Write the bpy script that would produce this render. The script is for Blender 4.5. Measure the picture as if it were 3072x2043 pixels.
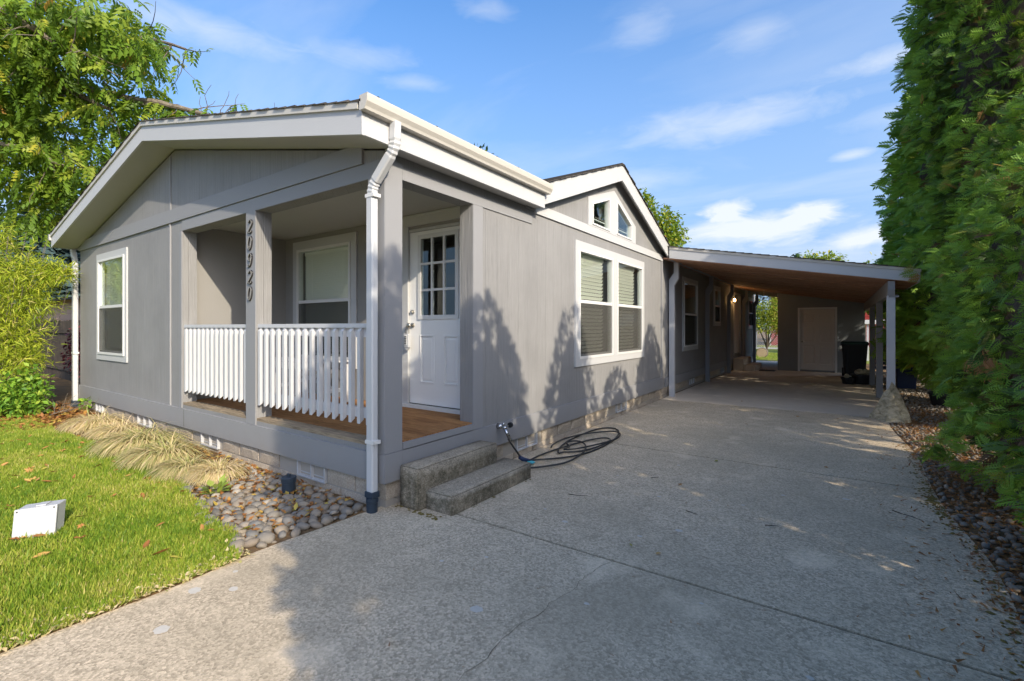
import bpy, math, random
import numpy as np
from mathutils import Vector, Matrix

scene = bpy.context.scene
for o in list(bpy.data.objects):
    bpy.data.objects.remove(o)
COL = scene.collection
R = math.radians
random.seed(7)
rng = np.random.default_rng(11)

# ------------------------------------------------------------------ camera
cam_d = bpy.data.cameras.new("camera")
cam_d.sensor_width = 36.0
cam_d.lens = 16.56
cam_d.shift_y = -0.01268
cam_d.clip_start = 0.05
cam_d.clip_end = 900
cam = bpy.data.objects.new("camera", cam_d)
cam.location = (2.998, -2.529, 1.467)
cam.rotation_euler = (R(90), 0, R(34.733))
COL.objects.link(cam)
scene.camera = cam

# ------------------------------------------------------------------ light
SUN = Vector((0.945, -0.349, 0.512)).normalized()
SUN_EL = math.asin(SUN.z)
SUN_ROT = math.atan2(SUN.x, SUN.y)
sun_d = bpy.data.lights.new("sun", 'SUN')
sun_d.energy = 2.0
sun_d.angle = R(0.6)
sun_d.color = (1.0, 0.88, 0.70)
sun = bpy.data.objects.new("sun", sun_d)
sun.location = (20, -8, 12)
sun.rotation_euler = SUN.to_track_quat('Z', 'Y').to_euler()
COL.objects.link(sun)

world = bpy.data.worlds.new("World")
scene.world = world
world.use_nodes = True
wt = world.node_tree
wt.nodes.clear()
scene.view_settings.view_transform = 'Standard'
scene.view_settings.look = 'None'
scene.view_settings.gamma = 1
scene.view_settings.exposure = 1.5
scene.view_settings.use_curve_mapping = False
scene.cycles.max_bounces = 14
scene.cycles.diffuse_bounces = 9
scene.cycles.transparent_max_bounces = 16


class NT:
    """tiny helper round a node tree"""
    def __init__(s, nt):
        s.nt = nt
    def n(s, typ, **kw):
        nd = s.nt.nodes.new(typ)
        for k, v in kw.items():
            if k.startswith('i_'):
                key = k[2:]
                key = int(key) if key.isdigit() else key.replace('_', ' ')
                s.put(nd.inputs[key], v)
            else:
                setattr(nd, k, v)
        return nd
    def put(s, sock, v):
        if isinstance(v, bpy.types.NodeSocket):
            s.nt.links.new(v, sock)
        elif isinstance(v, bpy.types.Node):
            s.nt.links.new(v.outputs[0], sock)
        else:
            if sock.type == 'RGBA' and isinstance(v, (tuple, list)) and len(v) == 3:
                v = tuple(v) + (1,)
            sock.default_value = v
    def math(s, op, a, b=None, c=None, clamp=False):
        nd = s.nt.nodes.new('ShaderNodeMath')
        nd.operation = op
        nd.use_clamp = clamp
        s.put(nd.inputs[0], a)
        if b is not None: s.put(nd.inputs[1], b)
        if c is not None: s.put(nd.inputs[2], c)
        return nd.outputs[0]
    def mix(s, f, a, b, bt='MIX'):
        nd = s.nt.nodes.new('ShaderNodeMix')
        nd.data_type = 'RGBA'
        nd.blend_type = bt
        nd.clamp_factor = True
        s.put(nd.inputs[0], f)
        s.put(nd.inputs[6], a)
        s.put(nd.inputs[7], b)
        return nd.outputs[2]
    def ramp(s, f, stops):
        nd = s.nt.nodes.new('ShaderNodeValToRGB')
        el = nd.color_ramp.elements
        while len(el) < len(stops): el.new(0.5)
        for e, (p, c) in zip(el, stops):
            e.position = p
            e.color = (c, c, c, 1) if isinstance(c, (int, float)) else tuple(c) + (1,)
        s.put(nd.inputs[0], f)
        return nd.outputs[0]
    def noise(s, vec, scale, detail=3, rough=0.5, dist=0.0):
        nd = s.nt.nodes.new('ShaderNodeTexNoise')
        nd.inputs['Scale'].default_value = scale
        nd.inputs['Detail'].default_value = detail
        nd.inputs['Roughness'].default_value = rough
        nd.inputs['Distortion'].default_value = dist
        s.put(nd.inputs['Vector'], vec)
        return nd.outputs[0]
    def scale(s, vec, sc, loc=(0, 0, 0)):
        nd = s.nt.nodes.new('ShaderNodeMapping')
        nd.inputs['Scale'].default_value = sc
        nd.inputs['Location'].default_value = loc
        s.put(nd.inputs['Vector'], vec)
        return nd.outputs[0]
    def link(s, a, b):
        s.nt.links.new(a, b)


# --- sky: Nishita plus thin clouds laid out by azimuth and elevation
W = NT(wt)
sky = W.n('ShaderNodeTexSky')
sky.sky_type = 'NISHITA'
sky.sun_disc = False
sky.sun_elevation = SUN_EL
sky.sun_rotation = SUN_ROT
sky.air_density = 1.0
sky.dust_density = 4.6
sky.ozone_density = 5.0
tc = W.n('ShaderNodeTexCoord')
sep = W.n('ShaderNodeSeparateXYZ', i_0=tc.outputs['Generated'])
az = W.math('ARCTAN2', sep.outputs[0], sep.outputs[1])
el = W.math('ARCSINE', sep.outputs[2])
cmb = W.n('ShaderNodeCombineXYZ', i_0=az, i_1=el, i_2=0.0)
planar = W.n('ShaderNodeCombineXYZ',
             i_0=W.math('DIVIDE', sep.outputs[0], W.math('ADD', W.math('ABSOLUTE', sep.outputs[2]), 0.12)),
             i_1=W.math('DIVIDE', sep.outputs[1], W.math('ADD', W.math('ABSOLUTE', sep.outputs[2]), 0.12)), i_2=0.0)
n1 = W.noise(W.scale(planar.outputs[0], (0.5, 1.3, 1), (3.1, 0.4, 0)), 1.5, 6, 0.55, 0.5)
veil = W.math('MULTIPLY', W.ramp(n1, [(0.45, 0.0), (0.80, 1.0)]), 0.30)
det = W.noise(W.scale(cmb.outputs[0], (5, 14, 1)), 2.4, 7, 0.6, 0.6)
cl = veil
# (azimuth, elevation, half width az, half width el, strength) measured from the photograph
CLOUDS = [(-0.66, 0.593, 0.07, 0.020, .22), (-0.91, 0.502, 0.11, 0.026, .22), (-0.81, 0.471, 0.07, 0.018, .22), (-1.20, 0.488, .16, .03, .3),
          (-0.13, 0.185, 0.15, 0.035, 1.0), (-0.18, 0.222, 0.05, 0.020, 1.0), (-0.042, 0.205, 0.05, 0.020, .9), (0.036, 0.153, 0.07, 0.018, .9),
          (-0.197, 0.378, 0.20, 0.035, .4), (-0.336, 0.549, .06, .03, .2), (-.133, .505, .07, .03, .2), (0.076, 0.337, 0.09, 0.018, .22),
          (0.019, 0.29, 0.035, 0.010, .45), (-0.36, .29, .14, .03, .3), (-.2, .12, .5, .04, .4), (.15, .42, .2, .02, .4),
          (.9, .3, .5, .05, .4), (2.2, .35, .4, .06, .4), (-2.3, .3, .6, .06, .45), (3.0, .25, .4, .05, .4)]
for (ca, ce, wa, we, st) in CLOUDS:
    dx = W.math('DIVIDE', W.math('SUBTRACT', az, ca), wa)
    dy = W.math('DIVIDE', W.math('SUBTRACT', el, ce), we)
    q = W.math('ADD', W.math('MULTIPLY', dx, dx), W.math('MULTIPLY', dy, dy))
    g = W.math('POWER', 2.718, W.math('MULTIPLY', q, -1.0))
    e_ = W.math('MULTIPLY', W.math('SUBTRACT', W.math('ADD', g, W.math('MULTIPLY', det, 1.1)), 0.86, None, True), 1.5 * st)
    e_ = W.math('MULTIPLY', e_, W.math('MINIMUM', W.math('MULTIPLY', g, 3.0), 1.0))
    cl = W.math('ADD', cl, e_)
cl = W.math('MINIMUM', cl, 0.85)
cl = W.math('MULTIPLY', cl, W.math('GREATER_THAN', sep.outputs[2], 0.0))
hz = W.ramp(el, [(0.0, 0.85), (0.16, 0.78), (0.36, 0.48), (0.7, 0.0)])
skyc = W.mix(hz, sky.outputs[0], (1.55, 2.05, 2.9))
skyc = W.mix(cl, skyc, (2.9, 3.0, 3.1))
# the photograph is strongly saturated in the blue of sky and shade
hsv = W.n('ShaderNodeHueSaturation', i_Saturation=1.2, i_Value=1.0, i_Color=skyc)
bg = W.n('ShaderNodeBackground', i_Color=hsv.outputs[0], i_Strength=0.122)
wo = W.n('ShaderNodeOutputWorld')
W.link(bg.outputs[0], wo.inputs[0])

# ------------------------------------------------------------------ materials
MATS = {}


def new_mat(name):
    m = bpy.data.materials.new(name)
    m.use_nodes = True
    nt = m.node_tree
    nt.nodes.clear()
    N = NT(nt)
    out = N.n('ShaderNodeOutputMaterial')
    MATS[name] = m
    return m, N, out


def principled(N, out, col, rough=0.6, spec=0.4, metal=0.0, normal=None):
    p = N.n('ShaderNodeBsdfPrincipled')
    N.put(p.inputs['Base Color'], col)
    N.put(p.inputs['Roughness'], rough)
    N.put(p.inputs['Specular IOR Level'], spec)
    N.put(p.inputs['Metallic'], metal)
    if normal is not None:
        N.put(p.inputs['Normal'], normal)
    N.link(p.outputs[0], out.inputs[0])
    return p


def bump(N, h, strength, dist=0.01):
    b = N.n('ShaderNodeBump')
    b.inputs['Strength'].default_value = strength
    b.inputs['Distance'].default_value = dist
    N.put(b.inputs['Height'], h)
    return b.outputs[0]


def pos(N):
    return N.n('ShaderNodeNewGeometry').outputs['Position']


def paint(name, col, rough=0.55, grain=None, dirt=0.10, bs=0.15, groove=False, splash=False):
    """painted wood: colour wear from noise, fine grain in relief"""
    m, N, out = new_mat(name)
    p = pos(N)
    a = N.noise(p, 1.7, 4, 0.6)
    b = N.noise(N.scale(p, grain or (9, 9, 9)), 6.0, 4, 0.6)
    f = N.math('ADD', N.math('MULTIPLY', a, dirt), N.math('MULTIPLY', b, dirt))
    f = N.math('SUBTRACT', f, dirt)
    v = N.math('ADD', 1.0, f)
    c = N.n('ShaderNodeHueSaturation', i_Color=col, i_Value=v)
    colr = c.outputs[0]
    if splash:      # soil splashed on the lowest boards: real dirt with an uneven edge
        sp = N.n('ShaderNodeSeparateXYZ', i_0=p)
        edge = N.math('ADD', sp.outputs[2], N.math('MULTIPLY', N.noise(p, 6, 4), 0.25))
        colr = N.mix(N.math('MULTIPLY', N.ramp(edge, [(0.28, 1.0), (0.5, 0.0)]), 0.25), colr, (0.20, 0.17, 0.13))
    h = b
    if groove:      # rough-sawn panel: shallow vertical grooves every 100 mm, seen on both wall directions
        g0 = N.n('ShaderNodeSeparateXYZ', i_0=p)
        s_ = N.math('ADD', g0.outputs[0], g0.outputs[1])
        fr = N.math('FRACT', N.math('MULTIPLY', s_, 4.92))
        gr = N.math('ABSOLUTE', N.math('SUBTRACT', fr, 0.5))
        gg = N.ramp(gr, [(0.0, 0.0), (0.02, 0.0), (0.035, 1.0)])
        h = N.math('ADD', N.math('MULTIPLY', b, 0.9), N.math('MULTIPLY', gg, 0.35))
    nrm = bump(N, h, bs, 0.012)
    principled(N, out, colr, rough, 0.35, 0, nrm)
    return m


paint('siding', (0.25, 0.248, 0.248), 0.7, (11, 11, .35), 0.40, 0.8, True, True)
paint('grey_trim', (0.262, 0.264, 0.274), 0.62, (14, 14, 14), 0.06, 0.12, False, True)
paint('grey_post', (0.265, 0.267, 0.277), 0.62, (30, 30, 3), 0.08, 0.15)
paint('white_trim', (0.49, 0.495, 0.50), 0.5, (3, 3, 22), 0.05, 0.10)
paint('white_vinyl', (0.66, 0.66, 0.65), 0.35, (4, 4, 4), 0.03, 0.0)
paint('white_rail', (0.53, 0.535, 0.55), 0.5, (30, 30, 2), 0.07, 0.12)
paint('gutter_metal', (0.52, 0.495, 0.445), 0.4, (6, 1, 6), 0.07, 0.02)
paint('downspout_metal', (0.53, 0.54, 0.555), 0.35, (6, 6, 1), 0.04, 0.02)
paint('soffit', (0.42, 0.41, 0.39), 0.7, (4, 4, 4), 0.06, 0.08)
paint('porch_inner', (0.27, 0.262, 0.25), 0.7, (60, 60, 1.6), 0.08, 0.18, True)
paint('shed_siding', (0.27, 0.295, 0.315), 0.7, (50, 50, 1.6), 0.25, 0.5, True)
paint('door_paint', (0.80, 0.80, 0.79), 0.4, (5, 5, 5), 0.03, 0.02)
paint('shed_door', (0.74, 0.70, 0.65), 0.5, (5, 5, 5), 0.06, 0.03)
paint('blind', (0.88, 0.86, 0.80), 0.5, (5, 5, 5), 0.04, 0.0)
paint('black_plastic', (0.018, 0.02, 0.022), 0.45, (5, 5, 5), 0.2, 0.05)
paint('pipe_plastic', (0.03, 0.045, 0.065), 0.4, (5, 5, 5), 0.2, 0.05)
paint('green_plastic', (0.02, 0.06, 0.05), 0.45, (5, 5, 5), 0.2, 0.05)
paint('blue_plastic', (0.015, 0.03, 0.085), 0.45, (5, 5, 5), 0.2, 0.05)
paint('cyan_plastic', (0.08, 0.45, 0.52), 0.4, (5, 5, 5), 0.1, 0.03)
paint('pvc_grey', (0.45, 0.46, 0.48), 0.5, (8, 8, 8), 0.07, 0.03)
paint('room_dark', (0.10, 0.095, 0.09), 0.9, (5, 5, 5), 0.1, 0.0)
paint('red_siding', (0.30, 0.035, 0.03), 0.7, (4, 4, 30), 0.15, 0.2)
paint('peach_siding', (0.50, 0.33, 0.24), 0.7, (4, 4, 12), 0.08, 0.1)
paint('rubber', (0.035, 0.036, 0.036), 0.5, (8, 8, 8), 0.3, 0.1)
paint('rubber_mat', (0.05, 0.045, 0.04), 0.9, (30, 30, 30), 0.4, 0.6)
paint('number_metal', (0.03, 0.03, 0.032), 0.3, (8, 8, 8), 0.2, 0.0)
paint('number_highlight', (0.30, 0.295, 0.28), 0.4, (8, 8, 8), 0.1, 0.0)  # pale colour standing in for the highlight on the numbers
paint('mortar', (0.36, 0.33, 0.29), 0.95, (20, 20, 20), 0.15, 0.4)


def metal(name, col, rough):
    m, N, out = new_mat(name)
    principled(N, out, N.mix(N.noise(pos(N), 30, 3), col, tuple(c * .75 for c in col)), rough, 0.5, 1.0)


m, N, out = new_mat('pale_spot')
principled(N, out, N.mix(N.noise(pos(N), 60, 4, .7), (.48, .44, .38), (.62, .59, .53)), .9, .1)

metal('chrome', (0.6, 0.6, 0.6), 0.22)
metal('nickel', (0.55, 0.52, 0.46), 0.3)
metal('dark_metal', (0.09, 0.09, 0.09), 0.4)


def wood(name, c1, c2, sc, rough=0.8, bs=0.4):
    m, N, out = new_mat(name)
    p = pos(N)
    oi = N.n('ShaderNodeObjectInfo')
    off = N.n('ShaderNodeVectorMath', operation='ADD')
    N.put(off.inputs[0], p)
    cx = N.n('ShaderNodeCombineXYZ', i_0=N.math('MULTIPLY', oi.outputs['Random'], 37.0), i_1=N.math('MULTIPLY', oi.outputs['Random'], 11.0), i_2=0.0)
    N.put(off.inputs[1], cx.outputs[0])
    g = N.noise(N.scale(off.outputs[0], sc), 3.0, 6, 0.65, 0.4)
    big = N.noise(off.outputs[0], 2.5, 3, 0.6)
    f = N.math('ADD', N.ramp(g, [(0.3, 0.0), (0.7, 1.0)]), N.math('MULTIPLY', N.math('SUBTRACT', big, 0.5), 0.9))
    f = N.math('ADD', f, N.math('MULTIPLY', N.math('SUBTRACT', oi.outputs['Random'], 0.5), 0.35), None, True)
    principled(N, out, N.mix(f, c1, c2), rough, 0.2, 0, bump(N, g, bs, 0.006))


wood('deck_wood', (0.17, 0.075, 0.028), (0.40, 0.21, 0.085), (2.0, 26, 26))
wood('weathered_wood', (0.13, 0.10, 0.07), (0.40, 0.32, 0.22), (2.0, 26, 26))
wood('ceiling_wood', (0.26, 0.13, 0.08), (0.50, 0.29, 0.19), (1.6, 30, 30), 0.75, 0.2)
wood('fence_wood', (0.035, 0.028, 0.022), (0.11, 0.085, 0.065), (24, 24, 1.5))
wood('bark', (0.09, 0.075, 0.06), (0.25, 0.215, 0.17), (8, 8, 3), 0.95, 0.8)
wood('bark_dark', (0.05, 0.04, 0.03), (0.13, 0.10, 0.075), (12, 12, 3), 0.95, 0.8)
wood('log_wood', (0.30, 0.22, 0.14), (0.50, 0.40, 0.28), (8, 8, 8), 0.9, 0.5)


def concrete(name, c_dark, c_light, c_stain, moss=0.0, speck=1.0, sp_scale=85.0):
    m, N, out = new_mat(name)
    p = pos(N)
    v = N.n('ShaderNodeTexVoronoi', i_Vector=p, i_Scale=sp_scale)
    cellr = N.n('ShaderNodeSeparateColor', i_0=v.outputs['Color']).outputs[0]
    f1 = N.noise(p, 150, 4, 0.75)
    f2 = N.noise(p, 38, 4, 0.7)
    mid = N.noise(p, 5, 5, 0.65)
    big = N.noise(p, 0.75, 5, 0.6, 0.6)
    f = N.math('ADD', N.math('MULTIPLY', N.math('SUBTRACT', cellr, 0.5), 0.62 * speck), 0.42)
    f = N.math('ADD', f, N.math('MULTIPLY', N.math('SUBTRACT', f1, 0.5), 1.3 * speck))
    f = N.math('ADD', f, N.math('MULTIPLY', N.math('SUBTRACT', f2, 0.5), 0.8))
    f = N.math('ADD', f, N.math('MULTIPLY', N.math('SUBTRACT', mid, 0.5), 0.55), None, True)
    c = N.mix(f, c_dark, c_light)
    c = N.mix(N.math('MULTIPLY', N.ramp(big, [(0.42, 0.0), (0.70, 1.0)]), 0.62), c, c_stain)
    sp = N.noise(N.scale(p, (1, 1, 1), (5, 2, 0)), 2.1, 3, 0.5)
    c = N.mix(N.math('MULTIPLY', N.ramp(sp, [(0.60, 0.0), (0.72, 1.0)]), 0.35), c, tuple(k * 1.15 for k in c_light))
    if moss:
        mo = N.noise(p, 16, 7, 0.75)
        nz = N.n('ShaderNodeSeparateXYZ', i_0=N.n('ShaderNodeNewGeometry').outputs['Normal']).outputs[2]
        side = N.math('SUBTRACT', 1.0, N.math('MULTIPLY', nz, 0.85), None, True)   # moss holds on the upright faces
        c = N.mix(N.math('MULTIPLY', N.math('MULTIPLY', N.ramp(mo, [(0.35, 0.25), (0.62, 1.0)]), moss), side), c, (0.06, 0.055, 0.032))
    hgt = N.math('ADD', N.math('MULTIPLY', f1, 0.5), N.math('ADD', N.math('MULTIPLY', v.outputs['Distance'], 0.5), N.math('MULTIPLY', f2, 0.8)))
    principled(N, out, c, 0.9, 0.25, 0, bump(N, hgt, 0.45, 0.006))


concrete('driveway_concrete', (0.30, 0.245, 0.17), (0.80, 0.66, 0.48), (0.36, 0.30, 0.21))
concrete('carport_concrete', (0.55, 0.46, 0.35), (0.80, 0.69, 0.55), (0.48, 0.41, 0.32), 0, 0.35)
concrete('step_concrete', (0.17, 0.145, 0.105), (0.66, 0.56, 0.43), (0.36, 0.31, 0.23), 0.8, 0.9, 110)
concrete('block_concrete', (0.28, 0.235, 0.19), (0.56, 0.49, 0.40), (0.42, 0.36, 0.28), 0.0, 0.8, 120)

# bare earth with litter
m, N, out = new_mat('soil')
p = pos(N)
a = N.noise(p, 18, 6, 0.7)
b = N.noise(p, 2.2, 4, 0.6)
principled(N, out, N.mix(N.ramp(b, [(0.35, 0.0), (0.65, 1.0)]), N.mix(a, (0.05, 0.035, 0.022), (0.22, 0.15, 0.085)), N.mix(a, (0.10, 0.06, 0.03), (0.34, 0.21, 0.10))),
           0.95, 0.1, 0, bump(N, a, 0.8, 0.02))
m, N, out = new_mat('turf_soil')
p = pos(N)
a = N.noise(p, 25, 6, 0.7)
b = N.noise(p, 1.1, 4, 0.6)
principled(N, out, N.mix(N.ramp(b, [(0.35, 0.0), (0.65, 1.0)]), N.mix(a, (0.08, 0.13, 0.02), (0.20, 0.26, 0.04)), N.mix(a, (0.16, 0.18, 0.04), (0.34, 0.33, 0.10))),
           0.95, 0.1, 0, bump(N, a, 0.8, 0.02))
m, N, out = new_mat('moss')
p = pos(N)
principled(N, out, N.mix(N.noise(p, 40, 5, 0.7), (0.10, 0.08, 0.03), (0.26, 0.19, 0.06)), 0.95, 0.1)
m, N, out = new_mat('joint_dirt')
p = pos(N)
principled(N, out, N.mix(N.noise(p, 14, 5, 0.7), (0.02, 0.018, 0.014), (0.06, 0.062, 0.03)), 0.95, 0.1)

# shingles
m, N, out = new_mat('shingle')
p = pos(N)
a = N.noise(p, 90, 3, 0.7)
oi = N.n('ShaderNodeNewGeometry')
principled(N, out, N.mix(N.math('MULTIPLY', N.math('ADD', a, oi.outputs['Random Per Island']), 0.5), (0.03, 0.028, 0.026), (0.11, 0.10, 0.09)), 0.95, 0.15, 0, bump(N, a, 0.5, 0.005))

# river stones: tint per stone
m, N, out = new_mat('river_stone')
p = pos(N)
oi = N.n('ShaderNodeObjectInfo')
ge = N.n('ShaderNodeNewGeometry')
rr = N.math('FRACT', N.math('ADD', oi.outputs['Random'], ge.outputs['Random Per Island']))
c = N.n('ShaderNodeValToRGB')
els = c.color_ramp.elements
for q in range(4): els.new(0.5)
for e, (pp, cc) in zip(els, [(0, (0.14, 0.13, 0.115)), (0.25, (0.27, 0.235, 0.19)), (0.45, (0.19, 0.185, 0.175)), (0.65, (0.36, 0.305, 0.235)), (0.85, (0.23, 0.185, 0.14)), (1, (0.44, 0.40, 0.34))]):
    e.position = pp
    e.color = cc + (1,)
N.put(c.inputs[0], rr)
n_ = N.noise(p, 35, 5, 0.7)
principled(N, out, N.mix(N.math('MULTIPLY', n_, 0.55), c.outputs[0], (0.10, 0.09, 0.075)), 0.75, 0.3, 0, bump(N, n_, 0.25, 0.004))

# boulder
m, N, out = new_mat('boulder_rock')
p = pos(N)
a = N.noise(N.scale(p, (1, 1, 2.0)), 7, 7, 0.7, 0.7)
b = N.noise(p, 30, 5, 0.7)
c = N.mix(N.ramp(a, [(0.38, 0.0), (0.62, 1.0)]), (0.24, 0.21, 0.13), (0.62, 0.54, 0.38))
c = N.mix(N.math('MULTIPLY', N.ramp(b, [(0.5, 0.0), (0.7, 1.0)]), 0.5), c, (0.36, 0.35, 0.32))
principled(N, out, c, 0.85, 0.3, 0, bump(N, N.math('ADD', a, N.math('MULTIPLY', b, 0.3)), 0.8, 0.03))

# glass: mirror part by Fresnel, the rest clear
m, N, out = new_mat('glass')
fr = N.n('ShaderNodeFresnel', i_IOR=1.5)
ge = N.n('ShaderNodeNewGeometry')
f = N.math('MULTIPLY', N.math('ADD', N.math('MULTIPLY', fr.outputs[0], 1.5), 0.02, None, True), N.math('SUBTRACT', 1.0, ge.outputs['Backfacing']))
tr = N.n('ShaderNodeBsdfTransparent', i_Color=(0.95, 0.98, 0.96))
gl = N.n('ShaderNodeBsdfGlossy', i_Color=(0.9, 0.97, 0.93), i_Roughness=0.015)
mx = N.n('ShaderNodeMixShader', i_0=f)
N.link(tr.outputs[0], mx.inputs[1])
N.link(gl.outputs[0], mx.inputs[2])
N.link(mx.outputs[0], out.inputs[0])

# insect screen: half transparent dark mesh
m, N, out = new_mat('screen')
tr = N.n('ShaderNodeBsdfTransparent', i_Color=(1, 1, 1))
gl = N.n('ShaderNodeBsdfDiffuse', i_Color=(0.10, 0.098, 0.09))
mx = N.n('ShaderNodeMixShader', i_0=0.45)
N.link(tr.outputs[0], mx.inputs[1])
N.link(gl.outputs[0], mx.inputs[2])
N.link(mx.outputs[0], out.inputs[0])

m, N, out = new_mat('lit_bulb')
em = N.n('ShaderNodeEmission', i_Color=(1.0, 0.55, 0.18), i_Strength=14.0)
N.link(em.outputs[0], out.inputs[0])


def leaf_mat(name, stops, trans=0.35, rough=0.5, spec=0.3):
    """leaf colours spread by a per-leaf attribute"""
    m, N, out = new_mat(name)
    at = N.n('ShaderNodeAttribute', attribute_name='rnd')
    c = N.n('ShaderNodeValToRGB')
    e = c.color_ramp.elements
    while len(e) < len(stops): e.new(0.5)
    for q, (pp, cc) in zip(e, stops):
        q.position = pp
        q.color = tuple(cc) + (1,)
    N.put(c.inputs[0], at.outputs['Fac'])
    p = N.n('ShaderNodeBsdfPrincipled')
    N.put(p.inputs['Base Color'], c.outputs[0])
    p.inputs['Roughness'].default_value = rough
    p.inputs['Specular IOR Level'].default_value = spec
    t = N.n('ShaderNodeBsdfTranslucent')
    N.put(t.inputs['Color'], N.mix(0.5, c.outputs[0], (0.45, 0.55, 0.05), 'MIX') if trans > 0.3 else c.outputs[0])
    mx = N.n('ShaderNodeMixShader', i_0=trans)
    N.link(p.outputs[0], mx.inputs[1])
    N.link(t.outputs[0], mx.inputs[2])
    N.link(mx.outputs[0], out.inputs[0])
    return m


leaf_mat('arborvitae', [(0, (0.07, 0.16, 0.025)), (0.45, (0.17, 0.33, 0.04)), (0.85, (0.27, 0.46, 0.055)), (0.955, (0.34, 0.50, 0.06)), (0.965, (0.30, 0.14, 0.05)), (1, (0.40, 0.19, 0.07))], 0.33, 0.5)
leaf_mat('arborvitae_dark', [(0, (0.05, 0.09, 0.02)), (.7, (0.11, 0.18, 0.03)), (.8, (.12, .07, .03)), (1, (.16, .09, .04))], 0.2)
leaf_mat('walnut_leaf', [(0, (0.07, 0.14, 0.015)), (0.45, (0.15, 0.26, 0.025)), (0.8, (0.30, 0.36, 0.04)), (0.95, (0.48, 0.42, 0.05)), (1, (0.46, 0.24, 0.05))], 0.42)
leaf_mat('bamboo_leaf', [(0, (0.18, 0.27, 0.015)), (0.45, (0.36, 0.43, 0.035)), (0.85, (0.52, 0.50, 0.07)), (1, (0.52, 0.42, 0.2))], 0.38)
leaf_mat('ivy_leaf', [(0, (0.07, 0.18, 0.02)), (0.6, (0.20, 0.36, 0.035)), (1, (0.36, 0.46, 0.06))], 0.3)
leaf_mat('grass_blade', [(0, (0.10, 0.20, 0.018)), (0.35, (0.22, 0.31, 0.03)), (0.65, (0.37, 0.40, 0.06)), (0.82, (0.52, 0.46, 0.15)), (1, (0.56, 0.42, 0.22))], 0.32)
leaf_mat('straw_blade', [(0, (0.34, 0.37, 0.12)), (0.3, (0.58, 0.50, 0.23)), (0.75, (0.76, 0.60, 0.35)), (1, (0.84, 0.68, 0.46))], 0.3)
leaf_mat('dark_tree_leaf', [(0, (0.02, 0.05, 0.012)), (0.7, (0.06, 0.12, 0.02)), (1, (0.12, 0.18, 0.03))], 0.3)
leaf_mat('bright_tree_leaf', [(0, (0.07, 0.13, 0.015)), (0.6, (0.20, 0.26, 0.03)), (1, (0.42, 0.40, 0.05))], 0.4)
leaf_mat('spruce_leaf', [(0, (0.02, 0.045, 0.045)), (1, (0.09, 0.14, 0.14))], 0.1)
leaf_mat('red_leaf', [(0, (0.10, 0.02, 0.025)), (1, (0.30, 0.08, 0.09))], 0.3)
leaf_mat('dry_leaf', [(0, (0.22, 0.09, 0.03)), (0.5, (0.38, 0.17, 0.05)), (0.8, (0.50, 0.28, 0.07)), (1, (0.50, 0.42, 0.08))], 0.25)
leaf_mat('dead_spray', [(0, (0.34, 0.15, 0.05)), (1, (0.55, 0.28, 0.10))], 0.3)
leaf_mat('lime_leaf', [(0, (0.22, 0.34, 0.05)), (1, (0.45, 0.50, 0.12))], 0.3)

m, N, out = new_mat('fallen_leaf_mat')
oi = N.n('ShaderNodeObjectInfo')
cc = N.ramp(oi.outputs['Random'], [(0, (0.25, 0.10, 0.03)), (0.35, (0.42, 0.20, 0.06)), (0.7, (0.52, 0.30, 0.10)), (0.85, (0.50, 0.42, 0.07)), (1.0, (0.30, 0.34, 0.05))])
principled(N, out, N.mix(N.math('MULTIPLY', N.noise(pos(N), 60, 3), 0.5), cc, (0.18, 0.08, 0.03)), 0.7, 0.25)

# ------------------------------------------------------------------ builders
def link(o, parent=None):
    COL.objects.link(o)
    if parent is not None:
        o.parent = parent
    return o


def origin_of(parent):
    v = Vector((0, 0, 0))
    while parent is not None:
        v += parent.location
        parent = parent.parent
    return v


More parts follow.
